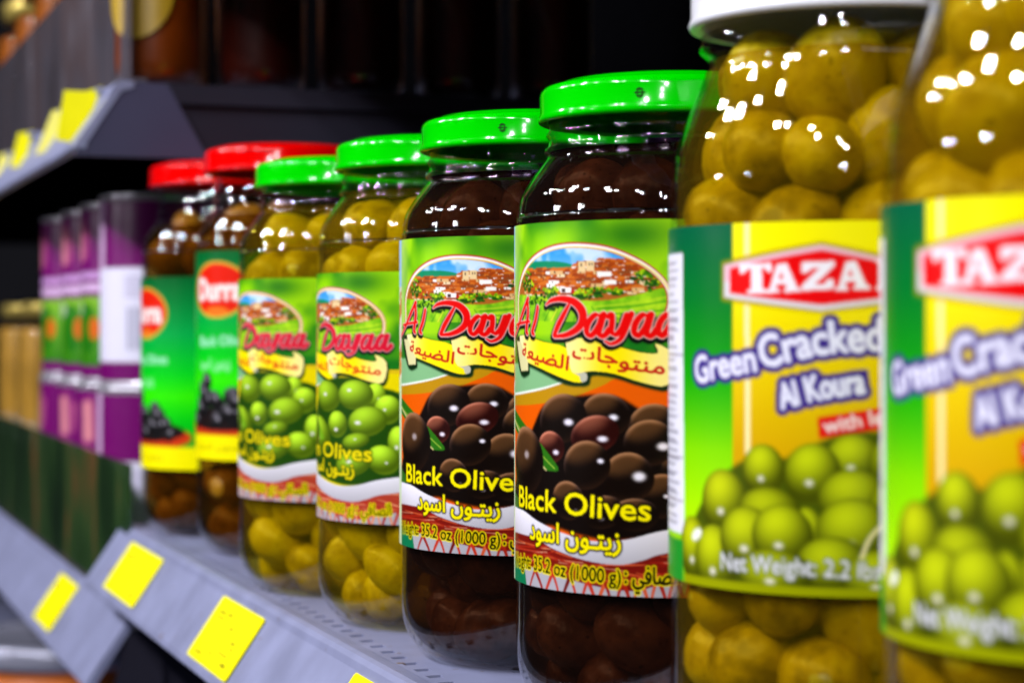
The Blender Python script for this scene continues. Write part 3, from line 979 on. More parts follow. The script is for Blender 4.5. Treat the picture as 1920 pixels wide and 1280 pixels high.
def durra_art():
    W = 2 * math.pi * 47.0
    c = Canvas(-W / 4, W / 4, 0, 107, 3.0)
    U, V = c.U, c.V
    t = V / 107
    tt = [0, .1, .3, .5, .62, .75, 1]
    gg = np.array([[0, 96, 40], [0, 120, 50], [0, 165, 70], [0, 205, 30], [50, 235, 0], [0, 200, 20], [0, 120, 40]]) / 255.
    c.a[:] = np.stack([np.interp(t, tt, gg[:, k]) for k in range(3)], -1)
    cx = -32
    c.comp(c.ell(cx, 20, 22, 14.5), (232, 200, 60))
    c.comp(c.ell(cx, 20, 21, 13.5), (226, 30, 8))
    c.comp(c.ell(cx, 31, 9, 2.2), (235, 120, 30))
    c.comp(c.text("Durra", [(cx - 17, 25), (cx + 17, 25)], 10.5, ref=.69, bold=.9), (250, 236, 232))
    c.comp(c.text("Black Olives", [(cx - 16, 49), (cx + 22, 48)], 5, ref=.69, bold=.4), (170, 235, 200))
    c.comp(c.text("\uFEA9\uFEEE\uFEB3\uFE8D \uFEE5\uFEEE\uFE98\uFEF3\uFEAF", [(cx - 16, 60), (cx + 10, 60)], 5, ref=.7, bold=.4), (150, 235, 170))
    c.comp(c.ell(cx + 2, 89, 36, 8), (205, 55, 20))
    c.comp(c.ell(cx + 2, 86, 32, 6), (30, 20, 20))
    r = random.Random(2)
    for k in range(26):
        y = r.uniform(66, 88)
        w = (y - 60) / 26 * 27
        printed_olive(c, cx - 2 + r.uniform(-w, w), y, 4.5, 4.5, 0, (42, 40, 44), (90, 88, 95), (.2, -.2, .3), .6)
    c.comp(c.poly([(-80, 94.5), (80, 94.5), (80, 107), (-80, 107)]), (250, 240, 0))
    c.comp(c.text("\uFEA9\uFEEE\uFEB3\uFE8D \uFEE5\uFEEE\uFE98\uFEF3\uFEAF", [(cx - 20, 101.5), (cx + 18, 101.5)], 3.2, ref=.7, bold=.1), (150, 140, 0))
    return c


def can_art(side):
    W = 2 * math.pi * 49.0
    c = Canvas(-W / 4, W / 4, 0, 118, 2.0)
    U, V = c.U, c.V
    c.a[:] = np.array([110, 0, 100]) / 255.
    if side:      # the back of the tin: barcode panel
        c.comp(c.poly([(-80, 44), (30, 44), (30, 106), (-80, 106)]), (226, 224, 246))
        for k in range(16):
            u = -28 + k * 1.6
            c.comp(c.poly([(u, 70), (u + (.5 if k % 3 else 1.0), 70), (u + (.5 if k % 3 else 1.0), 98), (u, 98)]), (120, 120, 150))
        for k in range(5):
            c.comp(c.poly([(-30, 50 + k * 3), (10 - k * 4, 50 + k * 3), (10 - k * 4, 51.2 + k * 3), (-30, 51.2 + k * 3)]), (150, 140, 180))
        c.comp(c.poly([(-80, 0), (-52, 0), (-52, 44), (-80, 44)]), (206, 170, 210))
    else:
        c.comp(c.poly([(-58, 8), (-46, 6), (-44, 36), (-57, 38)], 1.5), (226, 150, 150), .9)
        c.comp(c.poly([(-42, 10), (-36, 14), (-38, 34), (-41, 36)], 1.2), (222, 130, 150), .7)
        c.comp(c.poly([(-70, 44), (10, 44), (10, 49), (-70, 49)]), (196, 150, 210))
        c.comp(c.poly([(-70, 52), (-5, 52), (-5, 58), (-70, 58)]), (214, 180, 222))
        g = np.clip((V - 62) / 50, 0, 1)[..., None]
        c.comp(c.poly([(-80, 62), (80, 60), (80, 110), (-80, 110)]), np.array([.50, .72, .16]) * (1 - g) + np.array([.16, .48, .03]) * g)
        c.comp(c.ell(-40, 84, 14, 18), (20, 110, 5), .8)
        c.comp(c.ell(-30, 84, 6, 8), (215, 100, 15))
        c.comp(c.ell(-60, 70, 14, 6), (190, 205, 190), .8)
    return c


# ------------------------------------------------------------------ materials
M = {}
M['steel'] = paint("powder_coated_steel", (0.245, 0.265, 0.42), 0.40, 0.3, 0, 0.16, 35, 0.05, specks=(0.16, 0.10, 0.05))
M['steel_shade'] = paint("shaded_steel", (0.022, 0.021, 0.034), 0.5, 0.15, 0, 0.08, 20)  # shelf steel darkened: shade on the end faces put into the colour
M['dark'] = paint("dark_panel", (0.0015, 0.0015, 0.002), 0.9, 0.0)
M['steel_half_shade'] = paint("half_shaded_steel", (0.060, 0.060, 0.115), 0.5, 0.2, 0, 0.08, 20)  # less dark copy of the shelf steel, its shade put into the colour
M['hole'] = paint("slot_shade", (0.006, 0.006, 0.008), 0.8, 0.1)  # near-black stands in for the shade inside the slots
M['tag'] = paint("yellow_card", (0.92, 0.86, 0.0), 0.5, 0.1, 0, 0.03, 60)
M['tag_ink'] = paint("faded_tag_ink", (0.27, 0.23, 0.0), 0.6, 0.1)
M['lid_green'] = paint("green_lid_enamel", (0.0, 0.62, 0.0), 0.10, 0.30, 0, 0.03, 20)
M['lid_red'] = paint("red_lid_enamel", (0.80, 0.0, 0.0), 0.10, 0.30, 0, 0.03, 20)
M['lid_white'] = paint("white_lid_enamel", (0.80, 0.82, 0.88), 0.28, 0.5, 0, 0.02, 20, 0, 0.2)
M['lid_gold'] = paint("gold_lid", (0.65, 0.50, 0.12), 0.3, 0.5, 0.6)
M['ink'] = paint("stamp_ink", (0.0, 0.03, 0.0), 0.6, 0.2)
M['glass'] = clear("jar_glass", (0.97, 0.985, 0.975, 1), 0.045, 1.0, 0.010, bump=0.008)
M['glass_in'] = clear("jar_glass_inner", (0.985, 0.99, 0.985, 1), 0.015, 0.4, 0.02, bump=0.03)
M['brine_gold'] = clear("golden_brine", (0.90, 0.78, 0.22, 1), 0.006, 1.0, 0.03, 0.10, (0.30, 0.20, 0.0, 1), edge=0.05)
M['brine_green'] = clear("pale_green_brine", (0.90, 0.80, 0.22, 1), 0.006, 1.0, 0.03, 0.10, (0.30, 0.22, 0.0, 1), edge=0.05)
M['brine_black'] = clear("dark_brine", (0.42, 0.28, 0.20, 1), 0.006, 1.0, 0.03, 0.24, (0.020, 0.008, 0.005, 1), edge=0.05)
M['brine_brown'] = clear("brown_brine", (0.62, 0.44, 0.16, 1), 0.006, 1.0, 0.03, 0.18, (0.06, 0.03, 0.0, 1), edge=0.05)
M['plexi'] = clear("clear_acrylic", (0.80, 0.84, 0.86, 1), 0.06, 1.2, 0.08, 0.62, refl_streak=((0.14, 0.12, 0.14, 1), (0.22, 0.20, 0.25, 1), (0.24, 0.17, 0.18, 1), (0.44, 0.44, 0.54, 1)))  # grey haze and streaks paint reflections into the panel colour
M['plexi_green'] = clear("acrylic_over_green_card", (0.55, 0.62, 0.55, 1), 0.05, 1.0, 0.10, 0.70, refl_streak=((0.010, 0.035, 0.010, 1), (0.025, 0.080, 0.018, 1), (0.06, 0.14, 0.035, 1), (0.40, 0.12, 0.04, 1)))  # green card tone, with reflection streaks painted into the colour
M['olive_gold'] = olive_mat("cracked_green_olive", lin(118, 96, 0), lin(176, 150, 2), lin(204, 184, 10))
M['olive_green'] = olive_mat("green_olive", lin(150, 126, 0), lin(194, 170, 4), lin(210, 192, 10))
M['olive_black'] = olive_mat("black_olive", lin(66, 38, 22), lin(112, 72, 46), lin(160, 112, 78), 0.25)
M['olive_brown'] = olive_mat("brown_olive", lin(90, 54, 6), lin(150, 98, 12), lin(180, 130, 24))
M['print'] = print_mat("printed_label")
M['print_tin'] = print_mat("printed_tin", 0.3, 0.5)
M['tin'] = paint("tin_rim", (0.62, 0.60, 0.68), 0.3, 0.5, 0.7)

# ------------------------------------------------------------------ shelves
SLOT_Y, SLOT_L, SLOT_W, SLOT_P = 0.2110, 0.0054, 0.0046, 0.0136


def deck_mesh(x0, x1, y0, y1, z, rows, thick=0.0012):
    """sheet-metal deck with rows of punched slots"""
    ys = [y0]
    flags = []
    for ry in rows:
        ys += [ry - SLOT_L / 2, ry + SLOT_L / 2]
    ys.append(y1)
    n = int((x1 - x0 - 0.01) / SLOT_P)
    xs = [x0]
    for k in range(n):
        a = x0 + 0.006 + k * SLOT_P
        xs += [a, a + SLOT_W]
    xs.append(x1)
    verts, idx = [], {}

    def vid(i, j, zz):
        if (i, j, zz) not in idx:
            idx[(i, j, zz)] = len(verts)
            verts.append((xs[i], ys[j], zz))
        return idx[(i, j, zz)]
    faces = []
    for j in range(len(ys) - 1):
        if j % 2 == 0:     # plain strip between slot rows: keep the shared corners
            for i in range(len(xs) - 1):
                faces.append((vid(i, j, z), vid(i + 1, j, z), vid(i + 1, j + 1, z), vid(i, j + 1, z)))
        else:
            for i in range(len(xs) - 1):
                q = [(i, j), (i + 1, j), (i + 1, j + 1), (i, j + 1)]
                if i % 2 == 1:
                    for a, b in zip(q, q[1:] + q[:1]):
                        faces.append((vid(*a, z), vid(*b, z), vid(*b, z - thick), vid(*a, z - thick)))
                else:
                    faces.append(tuple(vid(*p, z) for p in q))
    return pymesh("deck", verts, faces)


def rail_section(yt, zt, yb, zb):
    """slanted price rail with a rolled top lip"""
    s = [(yt + 0.010, zt - 0.0006), (yt + 0.0030, zt + 0.0002), (yt + 0.0010, zt - 0.0004), (yt - 0.0004, zt - 0.0020), (yt - 0.0012, zt - 0.0048)]
    s += [(yb + 0.0008, zb + 0.004), (yb, zb + 0.0012), (yb + 0.0010, zb), (yb + 0.006, zb), (yb + 0.006, zb + 0.003), (yt + 0.0030, zt - 0.006), (yt + 0.010, zt - 0.004)]
    return s


def shelf(name, label, zdeck, x0, x1, rail, back=0.56, rows=(), bracket=True, bz=0.05, holes=True):
    t = thing(name, label, "shelf", (0, 0, 0))
    yt, zt, yb, zb = rail
    if rows:
        mesh_ob("deck", deck_mesh(x0, x1, yt + 0.008, back, zdeck - 0.0003, rows), M['steel'], t)
        box("deck_shade_sheet", x0 + .002, x1 - .002, yt + 0.012, back, zdeck - 0.016, zdeck - 0.0018, M['hole'], t)  # dark sheet below the slots, painting the shade seen through them
    else:
        box("deck", x0, x1 - .012, yt + 0.0085, back, zdeck - 0.010, zdeck - 0.0003, M['steel'], t)
        box("deck_shade_sheet", x0, x1 - .012, yt + 0.0085, back, zdeck - 0.0125, zdeck - 0.0102, M['dark'], t)  # near-black sheet paints the shade beneath the deck
    extrude_x("price_rail", rail_section(yt, zt, yb, zb), x0, x1, M['steel'], t)
    return t


shelf_main = shelf("metal_shelf", "grey slotted metal shelf carrying the row of olive jars", DECK, -1.213, 0.10,
                   (0.198, DECK, 0.1775, DECK - 0.036), rows=[SLOT_Y, SLOT_Y + .03, SLOT_Y + .06, SLOT_Y + .09, SLOT_Y + .2])
zl = EYE - 0.163
shelf_left = shelf("metal_shelf", "lower grey shelf holding the stacked purple tins behind a fence", zl, -3.2, -1.172,
                   (0.197, EYE - .165, 0.172, EYE - .208))
zu = EYE + 0.139
shelf_up = shelf("metal_shelf", "upper grey shelf with yellow tags above the purple tins", zu, -3.2, -1.150,
                 (0.186, EYE + .139, 0.1635, EYE + .100))
# end gussets of the two side shelves
for (sh, zt, zb, x, fr) in ((shelf_left, zl, EYE - .30, -1.172, 0.205), (shelf_up, zu, EYE + .097, -1.150, 0.197)):
    pr = [(fr - .002, zt - .0125), (0.558, zt - .0125), (0.558, zb), (fr - .018 if sh is shelf_up else fr + .02, zb)]
    extrude_x("end_plate", pr, x - .010, x - .006, M['steel_shade'], sh)
    pf = [(fr - .0105, zt - .0008), (fr + .018, zt - .0008), (fr + .042, zt - .043), (fr - .034, zt - .043)] if sh is shelf_up else \
         [(fr - .008, zt - .0125), (fr + .012, zt - .0125), (fr + .012, zb), (fr - .02, zt - .06)]
    extrude_x("front_gusset", pf, x - .0055, x - .001, M['steel_half_shade'] if sh is shelf_up else M['steel_shade'], sh)
extrude_x("side_flange", [(0.199, zu - .0008), (0.558, zu - .0008), (0.558, zu - .0120), (0.199, zu - .0120)], -1.1545, -1.1515, M['steel_shade'], shelf_up)

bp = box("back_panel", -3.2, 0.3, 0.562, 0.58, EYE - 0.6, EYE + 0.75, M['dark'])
bp["kind"] = "structure"
low = shelf("metal_shelf", "bottom grey shelf in the shade under the tins", EYE - 0.42, -3.2, 0.10, (0.197, EYE - .42, 0.177, EYE - .456))
top = shelf("metal_shelf", "unseen high grey shelf added to shade the olive jars", EYE + 0.285, -1.14, 0.30, (0.186, EYE + .285, 0.1635, EYE + .246))  # out-of-frame shelf added to block lamp light and darken the interior


def fence(name, label, x0, x1, y, z0, z1, m):
    t = thing(name, label, "shelf fence", ((x0 + x1) / 2, y, z0))
    cx = (x0 + x1) / 2
    o = box("panel", x0 - cx, x1 - cx, -.0012, .0012, 0.002, z1 - z0, m, t, .0004)
    o2 = box("foot_strip", x0 - cx, x1 - cx, -.0026, .010, 0, .0018, M['plexi'], t)
    return t


fence("shelf_fence", "clear acrylic fence standing on the upper shelf edge", -3.1, -1.153, 0.194, zu, EYE + .228, M['plexi'])
fence("shelf_fence", "dark green tinted fence standing in front of the purple tins", -3.1, -1.178, 0.1985, zl, EYE - .080, M['plexi_green'])

# ------------------------------------------------------------------ price tags
def rail_tag(label, x0, x1, rail, t0, t1, marks=True, proud=0.0011, grp="yellow price tags on the shelf rails", tilt=0.0):
    yt, zt, yb, zb = rail
    dy, dz = yb - yt, zb - zt
    L = math.hypot(dy, dz)
    ny, nz = dz / L, -dy / L          # outward normal (towards the aisle)
    t = thing("price_tag", label, "price tag", ((x0 + x1) / 2, yt + dy * (t0 + t1) / 2, zt + dz * (t0 + t1) / 2), 0, grp)
    W, H = (x1 - x0), L * (t1 - t0)
    # card local frame: a along shelf, b down the rail, c outward
    pts = []
    r = min(W, H) * .06
    for cx, cy, a0 in ((W / 2 - r, -H / 2 + r, -90), (W / 2 - r, H / 2 - r, 0), (-W / 2 + r, H / 2 - r, 90), (-W / 2 + r, -H / 2 + r, 180)):
        for k in range(4):
            a = math.radians(a0 + k * 30)
            pts.append((cx + r * math.cos(a), cy + r * math.sin(a)))
    def P(a, b, c):
        a, b = a * math.cos(tilt) - b * math.sin(tilt), a * math.sin(tilt) + b * math.cos(tilt)
        return (a, b * dy / L + c * ny, b * dz / L + c * nz)
    n = len(pts)
    bow = lambda b: proud
    v = [P(a, b, bow(b)) for a, b in pts] + [P(a, b, bow(b) - .0005) for a, b in pts]
    f = [tuple(range(n)), tuple(range(2 * n - 1, n - 1, -1))] + [(i, i + n, (i + 1) % n + n, (i + 1) % n) for i in range(n)]
    me = pymesh("card", v, f)
    bm = bmesh.new(); bm.from_mesh(me); bmesh.ops.recalc_face_normals(bm, faces=bm.faces); bm.to_mesh(me); bm.free()
    mesh_ob("card", me, M['tag'], t)
    if marks:
        vv, ff = [], []
        for (a, b, w, h) in ((-.30, -.28, .16, .03), (-.12, -.30, .10, .03), (.05, -.14, .05, .04), (-.05, .30, .06, .03), (.24, .02, .10, .03), (.28, .10, .05, .03), (.30, .34, .10, .05), (-.30, -.20, .22, .02), (.18, .22, .22, .02), (-.30, .38, .16, .03)):
            k = len(vv)
            for sx, sy in ((-1, -1), (1, -1), (1, 1), (-1, 1)):
                aa, bb = a * W + sx * w * W / 2, b * H + sy * h * H / 2
                vv.append(P(aa, bb, bow(bb) + .00025))
            ff.append((k, k + 1, k + 2, k + 3))
        mesh_ob("faint_print", pymesh("faint_print", vv, ff), M['tag_ink'], t)
    return t


RM = (0.1968, DECK - .0048, 0.1783, DECK - .032)
rail_tag("yellow price tag on the slotted shelf's rail, at its cut end", -1.153, -1.057, RM, .02, .92)
rail_tag("yellow price tag on the slotted shelf's rail, below the green olive jars", -0.908, -0.828, RM, .02, .95)
rail_tag("yellow price tag on the slotted shelf's rail, below the black olive jars", -0.690, -0.610, RM, .02, .95)
RL_ = (0.1958, EYE - .1698, 0.1728, EYE - .204)
rail_tag("small yellow price tag on the rail under the purple tins", -1.432, -1.352, RL_, .05, .90)
RU = (0.1848, EYE + .1342, 0.1643, EYE + .104)


def at_x(px, py, X):
    """photo pixel -> (y, z) on the plane across the shelf at x = X"""
    t = (px - 960) / FPX
    Y = (-t * CS * X - X * SN) / (CS - t * SN)
    return Y, EYE - (py - HORIZON) / FPX * (-X * CS + Y * SN)


def flag_tag(label, X, pix, m):
    """card clipped to the rail, turned to face along the aisle"""
    q = [at_x(px, py, X) for px, py in pix]
    cy, cz = sum(p[0] for p in q) / len(q), sum(p[1] for p in q) / len(q)
    t = thing("price_tag", label, "price tag", (X, cy, cz), 0, "yellow flag tags on the upper rail")
    n = len(q)
    v = [(.0004 + (y - cy) * .25, y - cy, z - cz) for y, z in q] + [(-.0004 + (y - cy) * .25, y - cy, z - cz) for y, z in q]
    f = [tuple(range(n)), tuple(range(2 * n - 1, n - 1, -1))] + [(i, i + n, (i + 1) % n + n, (i + 1) % n) for i in range(n)]
    me = pymesh("card", v, f)
    bm = bmesh.new(); bm.from_mesh(me); bmesh.ops.recalc_face_normals(bm, faces=bm.faces); bm.to_mesh(me); bm.free()
    mesh_ob("card", me, m, t)
    y0, z0 = max(q, key=lambda p: p[0] + p[1])
    box("clip", -.004, .004, y0 - cy - .004, y0 - cy + .010, z0 - cz - .004, z0 - cz - .001, M['steel'], t)


M['tag_pale'] = paint("pale_yellow_card", (0.92, 0.86, 0.16), 0.5, 0.1, 0, 0.03, 60)
flag_tag("large bright yellow tag clipped to the cut end of the upper rail", -1.19, ((121, 169), (160, 172), (190, 163), (174, 205), (135, 267), (107, 262)), M['tag'])
flag_tag("pale yellow tag clipped just past the large bright tag", -1.345, ((98, 208), (122, 204), (118, 228), (92, 284), (67, 290)), M['tag_pale'])
flag_tag("small yellow tag clipped alone on the upper rail", -1.50, ((34, 250), (62, 246), (44, 314), (20, 314)), M['tag'])
flag_tag("faint yellow tag clipped farthest along the upper rail", -1.68, ((0, 290), (20, 284), (8, 330), (-12, 332)), M['tag_pale'])

# ------------------------------------------------------------------ jars
AR = 0.0486
P_DAYAA = [(0.0, 0.0035), (0.026, 0.0030), (0.033, 0.0), (0.0365, 0.0002), (0.0415, 0.0030), (0.0453, 0.0078), (0.0475, 0.0140), (AR - .0004, 0.0215), (AR - .0006, 0.034),
           (AR - .0006, 0.10), (AR - .0006, 0.146), (AR - .0008, 0.1500), (0.0470, 0.1556), (0.0440, 0.1610), (0.0406, 0.1656), (0.0388, 0.1678)]
P_DAYAA_NECK = [(0.0388, 0.1678), (0.0386, 0.1690), (0.0394, 0.1698), (0.0394, 0.1708), (0.0382, 0.1716), (0.0380, 0.1740), (0.0388, 0.1750), (0.0388, 0.1758), (0.0378, 0.1766), (0.0378, 0.1860)]
TR = 0.0470
P_TAZAH = [(0.0, 0.0035), (0.026, 0.0030), (0.032, 0.0), (0.0355, 0.0002), (0.0405, 0.0030), (0.0440, 0.0078), (0.0460, 0.0140), (TR - .0004, 0.0215), (TR - .0006, 0.034),
           (TR - .0006, 0.10), (TR - .0006, 0.1480), (TR - .001, 0.1560), (0.0450, 0.1625), (0.0424, 0.1700), (0.0398, 0.1765), (0.0378, 0.1812), (0.0369, 0.1838)]
P_TAZAH_NECK = [(0.0369, 0.1838), (0.0367, 0.1862), (0.0374, 0.1874), (0.0388, 0.1884), (0.0392, 0.1896), (0.0386, 0.1908), (0.0384, 0.1960), (0.0384, 0.2060)]
P_DURRA = [(r * 0.0470 / AR, z * 1.06) for r, z in P_DAYAA]
P_DURRA_NECK = [(r * 0.0470 / AR, z * 1.06) for r, z in P_DAYAA_NECK]


def smooth_profile(body, neck, ribs=True):
    b = [tuple(p) for p in spline(body[2:], 5)]
    out = body[:2] + b
    if ribs:       # fine knurled rings pressed into the heel
        o2 = []
        for r, z in out:
            o2.append((r, z))
        out = o2
    return out + neck[1:]


def inner_profile(prof, wall=0.0013, zmax=None):
    pts = [(max(0.0, r - wall), z + wall * min(1.0, max(0.0, (0.04 - z) / 0.04))) for r, z in prof]
    if zmax is not None:
        pts = [p for p in pts if p[1] <= zmax]
    return pts


def lid_profile(R, h):
    return [(R - .0030, .0006), (R - .0012, -.0002), (R - .0002, .0002), (R + .0002, .0010), (R - .0001, .0020), (R - .0005, .0028), (R - .0005, h - .0034), (R - .0008, h - .0022),
            (R - .0018, h - .0010), (R - .0034, h - .0005), (R - .0046, h - .0007), (R - .0056, h - .0003), (R - .0070, h + .0007), (R - .0095, h + .0010), (R * .4, h + .0010), (0.0, h + .0010)]


def stamp_mesh(R):
    """small inked mark: ring with a bar through it and a curl above and below"""
    vv, ff = [], []

    def strip(pts, w):
        P = np.array(pts)
        d = np.gradient(P, axis=0)
        n = np.stack([-d[:, 1], d[:, 0]], -1)
        n /= np.linalg.norm(n, axis=1)[:, None] + 1e-9
        k = len(vv)
        for p, q in zip(P, n):
            for s in (-1, 1):
                u, z = p + q * s * w / 2
                vv.append(((R) * math.sin(u / R), -R * math.cos(u / R), z))
        for i in range(len(P) - 1):
            ff.append((k + 2 * i, k + 2 * i + 1, k + 2 * i + 3, k + 2 * i + 2))
    arc = lambda r, a0, a1, cx=0, cy=0: [(cx + r * math.cos(math.radians(a)), cy + r * math.sin(math.radians(a))) for a in np.linspace(a0, a1, 18)]
    strip(arc(.00090, 0, 360), .00030)
    strip([(-.0016, 0), (-.0008, 0), (.0008, 0), (.0016, 0)], .00038)
    strip(arc(.0013, 35, 145), .00028)
    strip(arc(.0013, 215, 325), .00028)
    return pymesh("stamp", vv, ff)


OLIVE_ME = {}


def olive_mesh(k, m):
    key = (k, m)
    if key in OLIVE_ME:
        return OLIVE_ME[key]
    bm = bmesh.new()
    bmesh.ops.create_icosphere(bm, subdivisions=3, radius=1.0)
    r = random.Random(100 + k)
    ph = [r.uniform(0, 6.28) for _ in range(6)]
    for v in bm.verts:
        p = v.co.copy()
        f = 1 + .035 * math.sin(3 * p.x + ph[0]) * math.sin(2.5 * p.y + ph[1]) + .03 * math.sin(4 * p.z + ph[2] + 2 * p.x) + .02 * math.sin(6 * p.y + ph[3])
        taper = 1 - .10 * p.z
        v.co = Vector((p.x * f * taper, p.y * f * taper, p.z * f * (1.16 + .05 * k)))
        if p.z > .97:
            v.co.z -= .10          # stem dimple
    me = bpy.data.meshes.new("olive")
    bm.to_mesh(me)
    bm.free()
    me.polygons.foreach_set("use_smooth", [True] * len(me.polygons))
    me.materials.append(M[m])
    OLIVE_ME[key] = me
    return me


def pack(prof, wall, z0, z1, n, r, seed):
    """settle n olives of radius r inside a jar between two heights"""
    R = np.random.RandomState(seed)
    pr = sorted([(z, rr) for rr, z in prof if rr > .034])
    pz, prr = np.array([a for a, b in pr]), np.array([b for a, b in pr])
    P = np.stack([R.uniform(-.03, .03, n), R.uniform(-.03, .03, n), R.uniform(z0 + r, z1 - r, n)], -1)
    rad = r * R.uniform(.84, 1.14, n)
    for it in range(260):
        D = P[:, None] - P[None]
        d = np.linalg.norm(D, axis=2) + np.eye(n)
        need = (rad[:, None] + rad[None]) * 1.03
        ov = np.clip(need - d, 0, None) * (1 - np.eye(n))
        P += (D / d[..., None] * ov[..., None] * .32).sum(1)
        q = np.hypot(P[:, 0], P[:, 1]) + 1e-9
        P[:, :2] *= (1 + .012 * (1 - it / 260))        # pressed outwards against the glass
        lim = np.minimum(np.interp(P[:, 2] - rad * .7, pz, prr), np.interp(P[:, 2] + rad * .7, pz, prr)) - wall - rad * 1.10
        q = np.hypot(P[:, 0], P[:, 1]) + 1e-9
        k = np.minimum(1, np.maximum(lim, .001) / q)
        P[:, :2] *= k[:, None]
        P[:, 2] = np.clip(P[:, 2], z0 + rad * .95, z1 - rad * .95)
    return P, rad


CACHE = {}


def jar(kind, label, cx, cz, prof, neck, lidR, lid_z, lid_h, lidm, labels, olive, brine, level, zones, seed, group, du=0.0, stamp=None, olr=0.0110):
    X, Y = cx * SN - cz * CS, cx * CS + cz * SN
    d = math.hypot(X, Y)
    R = max(r for r, z in prof)
    rz = math.atan2(-X / d, Y / d) + du / 1000.0 / R
    t = thing("olive_jar", label, "jar", (X, Y, DECK), rz, group)
    key = (kind, 'g')
    if key not in CACHE:
        p = smooth_profile(prof, neck)
        CACHE[key] = lathe("glass", p, 96)
        ip = inner_profile(p)
        CACHE[(kind, 'i')] = lathe("inner_wall", ip, 80)
    if (kind, 'b', brine) not in CACHE:
        ip = inner_profile(smooth_profile(prof, neck))
        bpz = [(max(0, r - .0004), z + .0003) for r, z in ip if z <= level]
        CACHE[(kind, 'b', brine)] = lathe("brine", bpz + [(bpz[-1][0], level), (bpz[-1][0] - .0015, level - .0002), (0, level - .0006)], 72)
    if (kind, 'l') not in CACHE:
        CACHE[(kind, 'l')] = lathe("lid", lid_profile(lidR, lid_h), 96)
    g = mesh_ob("glass_body", CACHE[key], M['glass'], t)
    mesh_ob("inner_wall", CACHE[(kind, 'i')], M['glass_in'], g)
    mesh_ob("brine", CACHE[(kind, 'b', brine)], M[brine], t)
    l = mesh_ob("lid", CACHE[(kind, 'l')], M[lidm], t, (0, 0, lid_z))
    if stamp is not None:
        if 'stamp' not in CACHE:
            CACHE['stamp'] = stamp_mesh(lidR - .00035)
        s = mesh_ob("stamp_mark", CACHE['stamp'], M['ink'], l, (0, 0, lid_h * .47))
        s.rotation_euler = (0, 0, stamp)
    for lm in labels:
        mesh_ob("label", lm, M['print'], t)
    rr = random.Random(seed)
    for zi, (z0, z1, n) in enumerate(zones):
        P, rad = pack(smooth_profile(prof, neck), .0022, z0, z1, n, olr, seed * 10 + zi)
        for p, q in zip(P, rad):
            o = mesh_ob("olive", olive_mesh(rr.randrange(4), olive), None, t, tuple(p))
            o.scale = (q, q, q)
            o.rotation_euler = (rr.uniform(-1.5, 1.5), rr.uniform(-1.5, 1.5), rr.uniform(0, 6.28))
    return t


def label_mesh(canvas, R, ztop, zbot, cell, u_shift=0.0, back=True):
    period = canvas.u1 - canvas.u0
    nx, ny = int(period / cell) + 1, int((canvas.v1 - canvas.v0) / cell) + 1
    ink = canvas.sample(nx, ny)
    full = 2 * math.pi * R * 1000
    spans = [(canvas.u0, canvas.u1, ink)]
    if back:
        co = canvas.sample(int(period / 1.2) + 1, int((canvas.v1 - canvas.v0) / 1.2) + 1)
        spans.append((canvas.u1, canvas.u0 + full, co))
    return wrap_mesh("label", spans, R, ztop, zbot)


LAB_R = AR
H = EYE - DECK
lab_black = label_mesh(dayaa_art('black'), LAB_R, H + .0304, H - .0766, 0.27)
cg = dayaa_art('green')
lab_green = label_mesh(cg, LAB_R, H + .0209, H - .0752, 0.42)
lab_taz = label_mesh(tazah_art(), TR, H + .0252, H - .0644, 0.40)
DR = 0.0470
cd = durra_art()
lab_dur_a = label_mesh(cd, DR, H + .0385, H - .0675, 1.0)
lab_dur_b = label_mesh(cd, DR, H + .0275, H - .0795, 1.0)

ZB = [(0.002, 0.050, 34), (0.130, 0.1665, 21)]
jar('dayaa', "black olive jar with green lid, beside a jar with a white lid", 0.0493, 0.6213, P_DAYAA, P_DAYAA_NECK, .0413, .1788, .0116, 'lid_green', [lab_black], 'olive_black', 'brine_black',
    .170, ZB, 1, "glass jars of black olives", 0, -.235)
jar('dayaa', "black olive jar with green lid, beside a jar of green olives with green lid", 0.0084, 0.7249, P_DAYAA, P_DAYAA_NECK, .0413, .1788, .0116, 'lid_green', [lab_black], 'olive_black', 'brine_black',
    .170, ZB, 2, "glass jars of black olives", 3.0, -.34)
jar('dayaa', "green olive jar with green lid and medallion label, beside a black olive jar", -0.0298, 0.8151, P_DAYAA, P_DAYAA_NECK, .0413, .1788, .0116, 'lid_green', [lab_green], 'olive_green', 'brine_green',
    .170, ZB, 3, "glass jars of green olives", -20)
jar('dayaa', "green olive jar with green lid and medallion label, beside a red-lidded jar", -0.0746, 0.9149, P_DAYAA, P_DAYAA_NECK, .0413, .1788, .0116, 'lid_green', [lab_green], 'olive_green', 'brine_green',
    .163, ZB, 4, "glass jars of green olives", -19)
ZT = [(0.002, 0.060, 38), (0.130, 0.192, 32)]
jar('tazah', "white-lidded jar of cracked green olives with red hexagon label, by a black olive jar", 0.0879, 0.528, P_TAZAH, P_TAZAH_NECK, .0416, .1942, .0150, 'lid_white', [lab_taz], 'olive_gold', 'brine_gold',
    .186, ZT, 5, "jars of cracked green olives", 0, None, .0116)
jar('tazah', "cracked green olive jar with red hexagon label, away from the black olives", 0.1251, 0.4256, P_TAZAH, P_TAZAH_NECK, .0416, .1942, .0150, 'lid_white', [lab_taz], 'olive_gold', 'brine_gold',
    .186, ZT, 6, "jars of cracked green olives", -9, None, .0116)
ZD = [(0.003, 0.046, 22), (0.146, 0.180, 14)]
jar('durra', "red-lidded olive jar with green label, beside a green-lidded olive jar", -0.1180, 1.060, P_DURRA, P_DURRA_NECK, .0428, .1960, .0130, 'lid_red', [lab_dur_a], 'olive_brown', 'brine_brown',
    .174, ZD, 7, "red-lidded olive jars", -8)
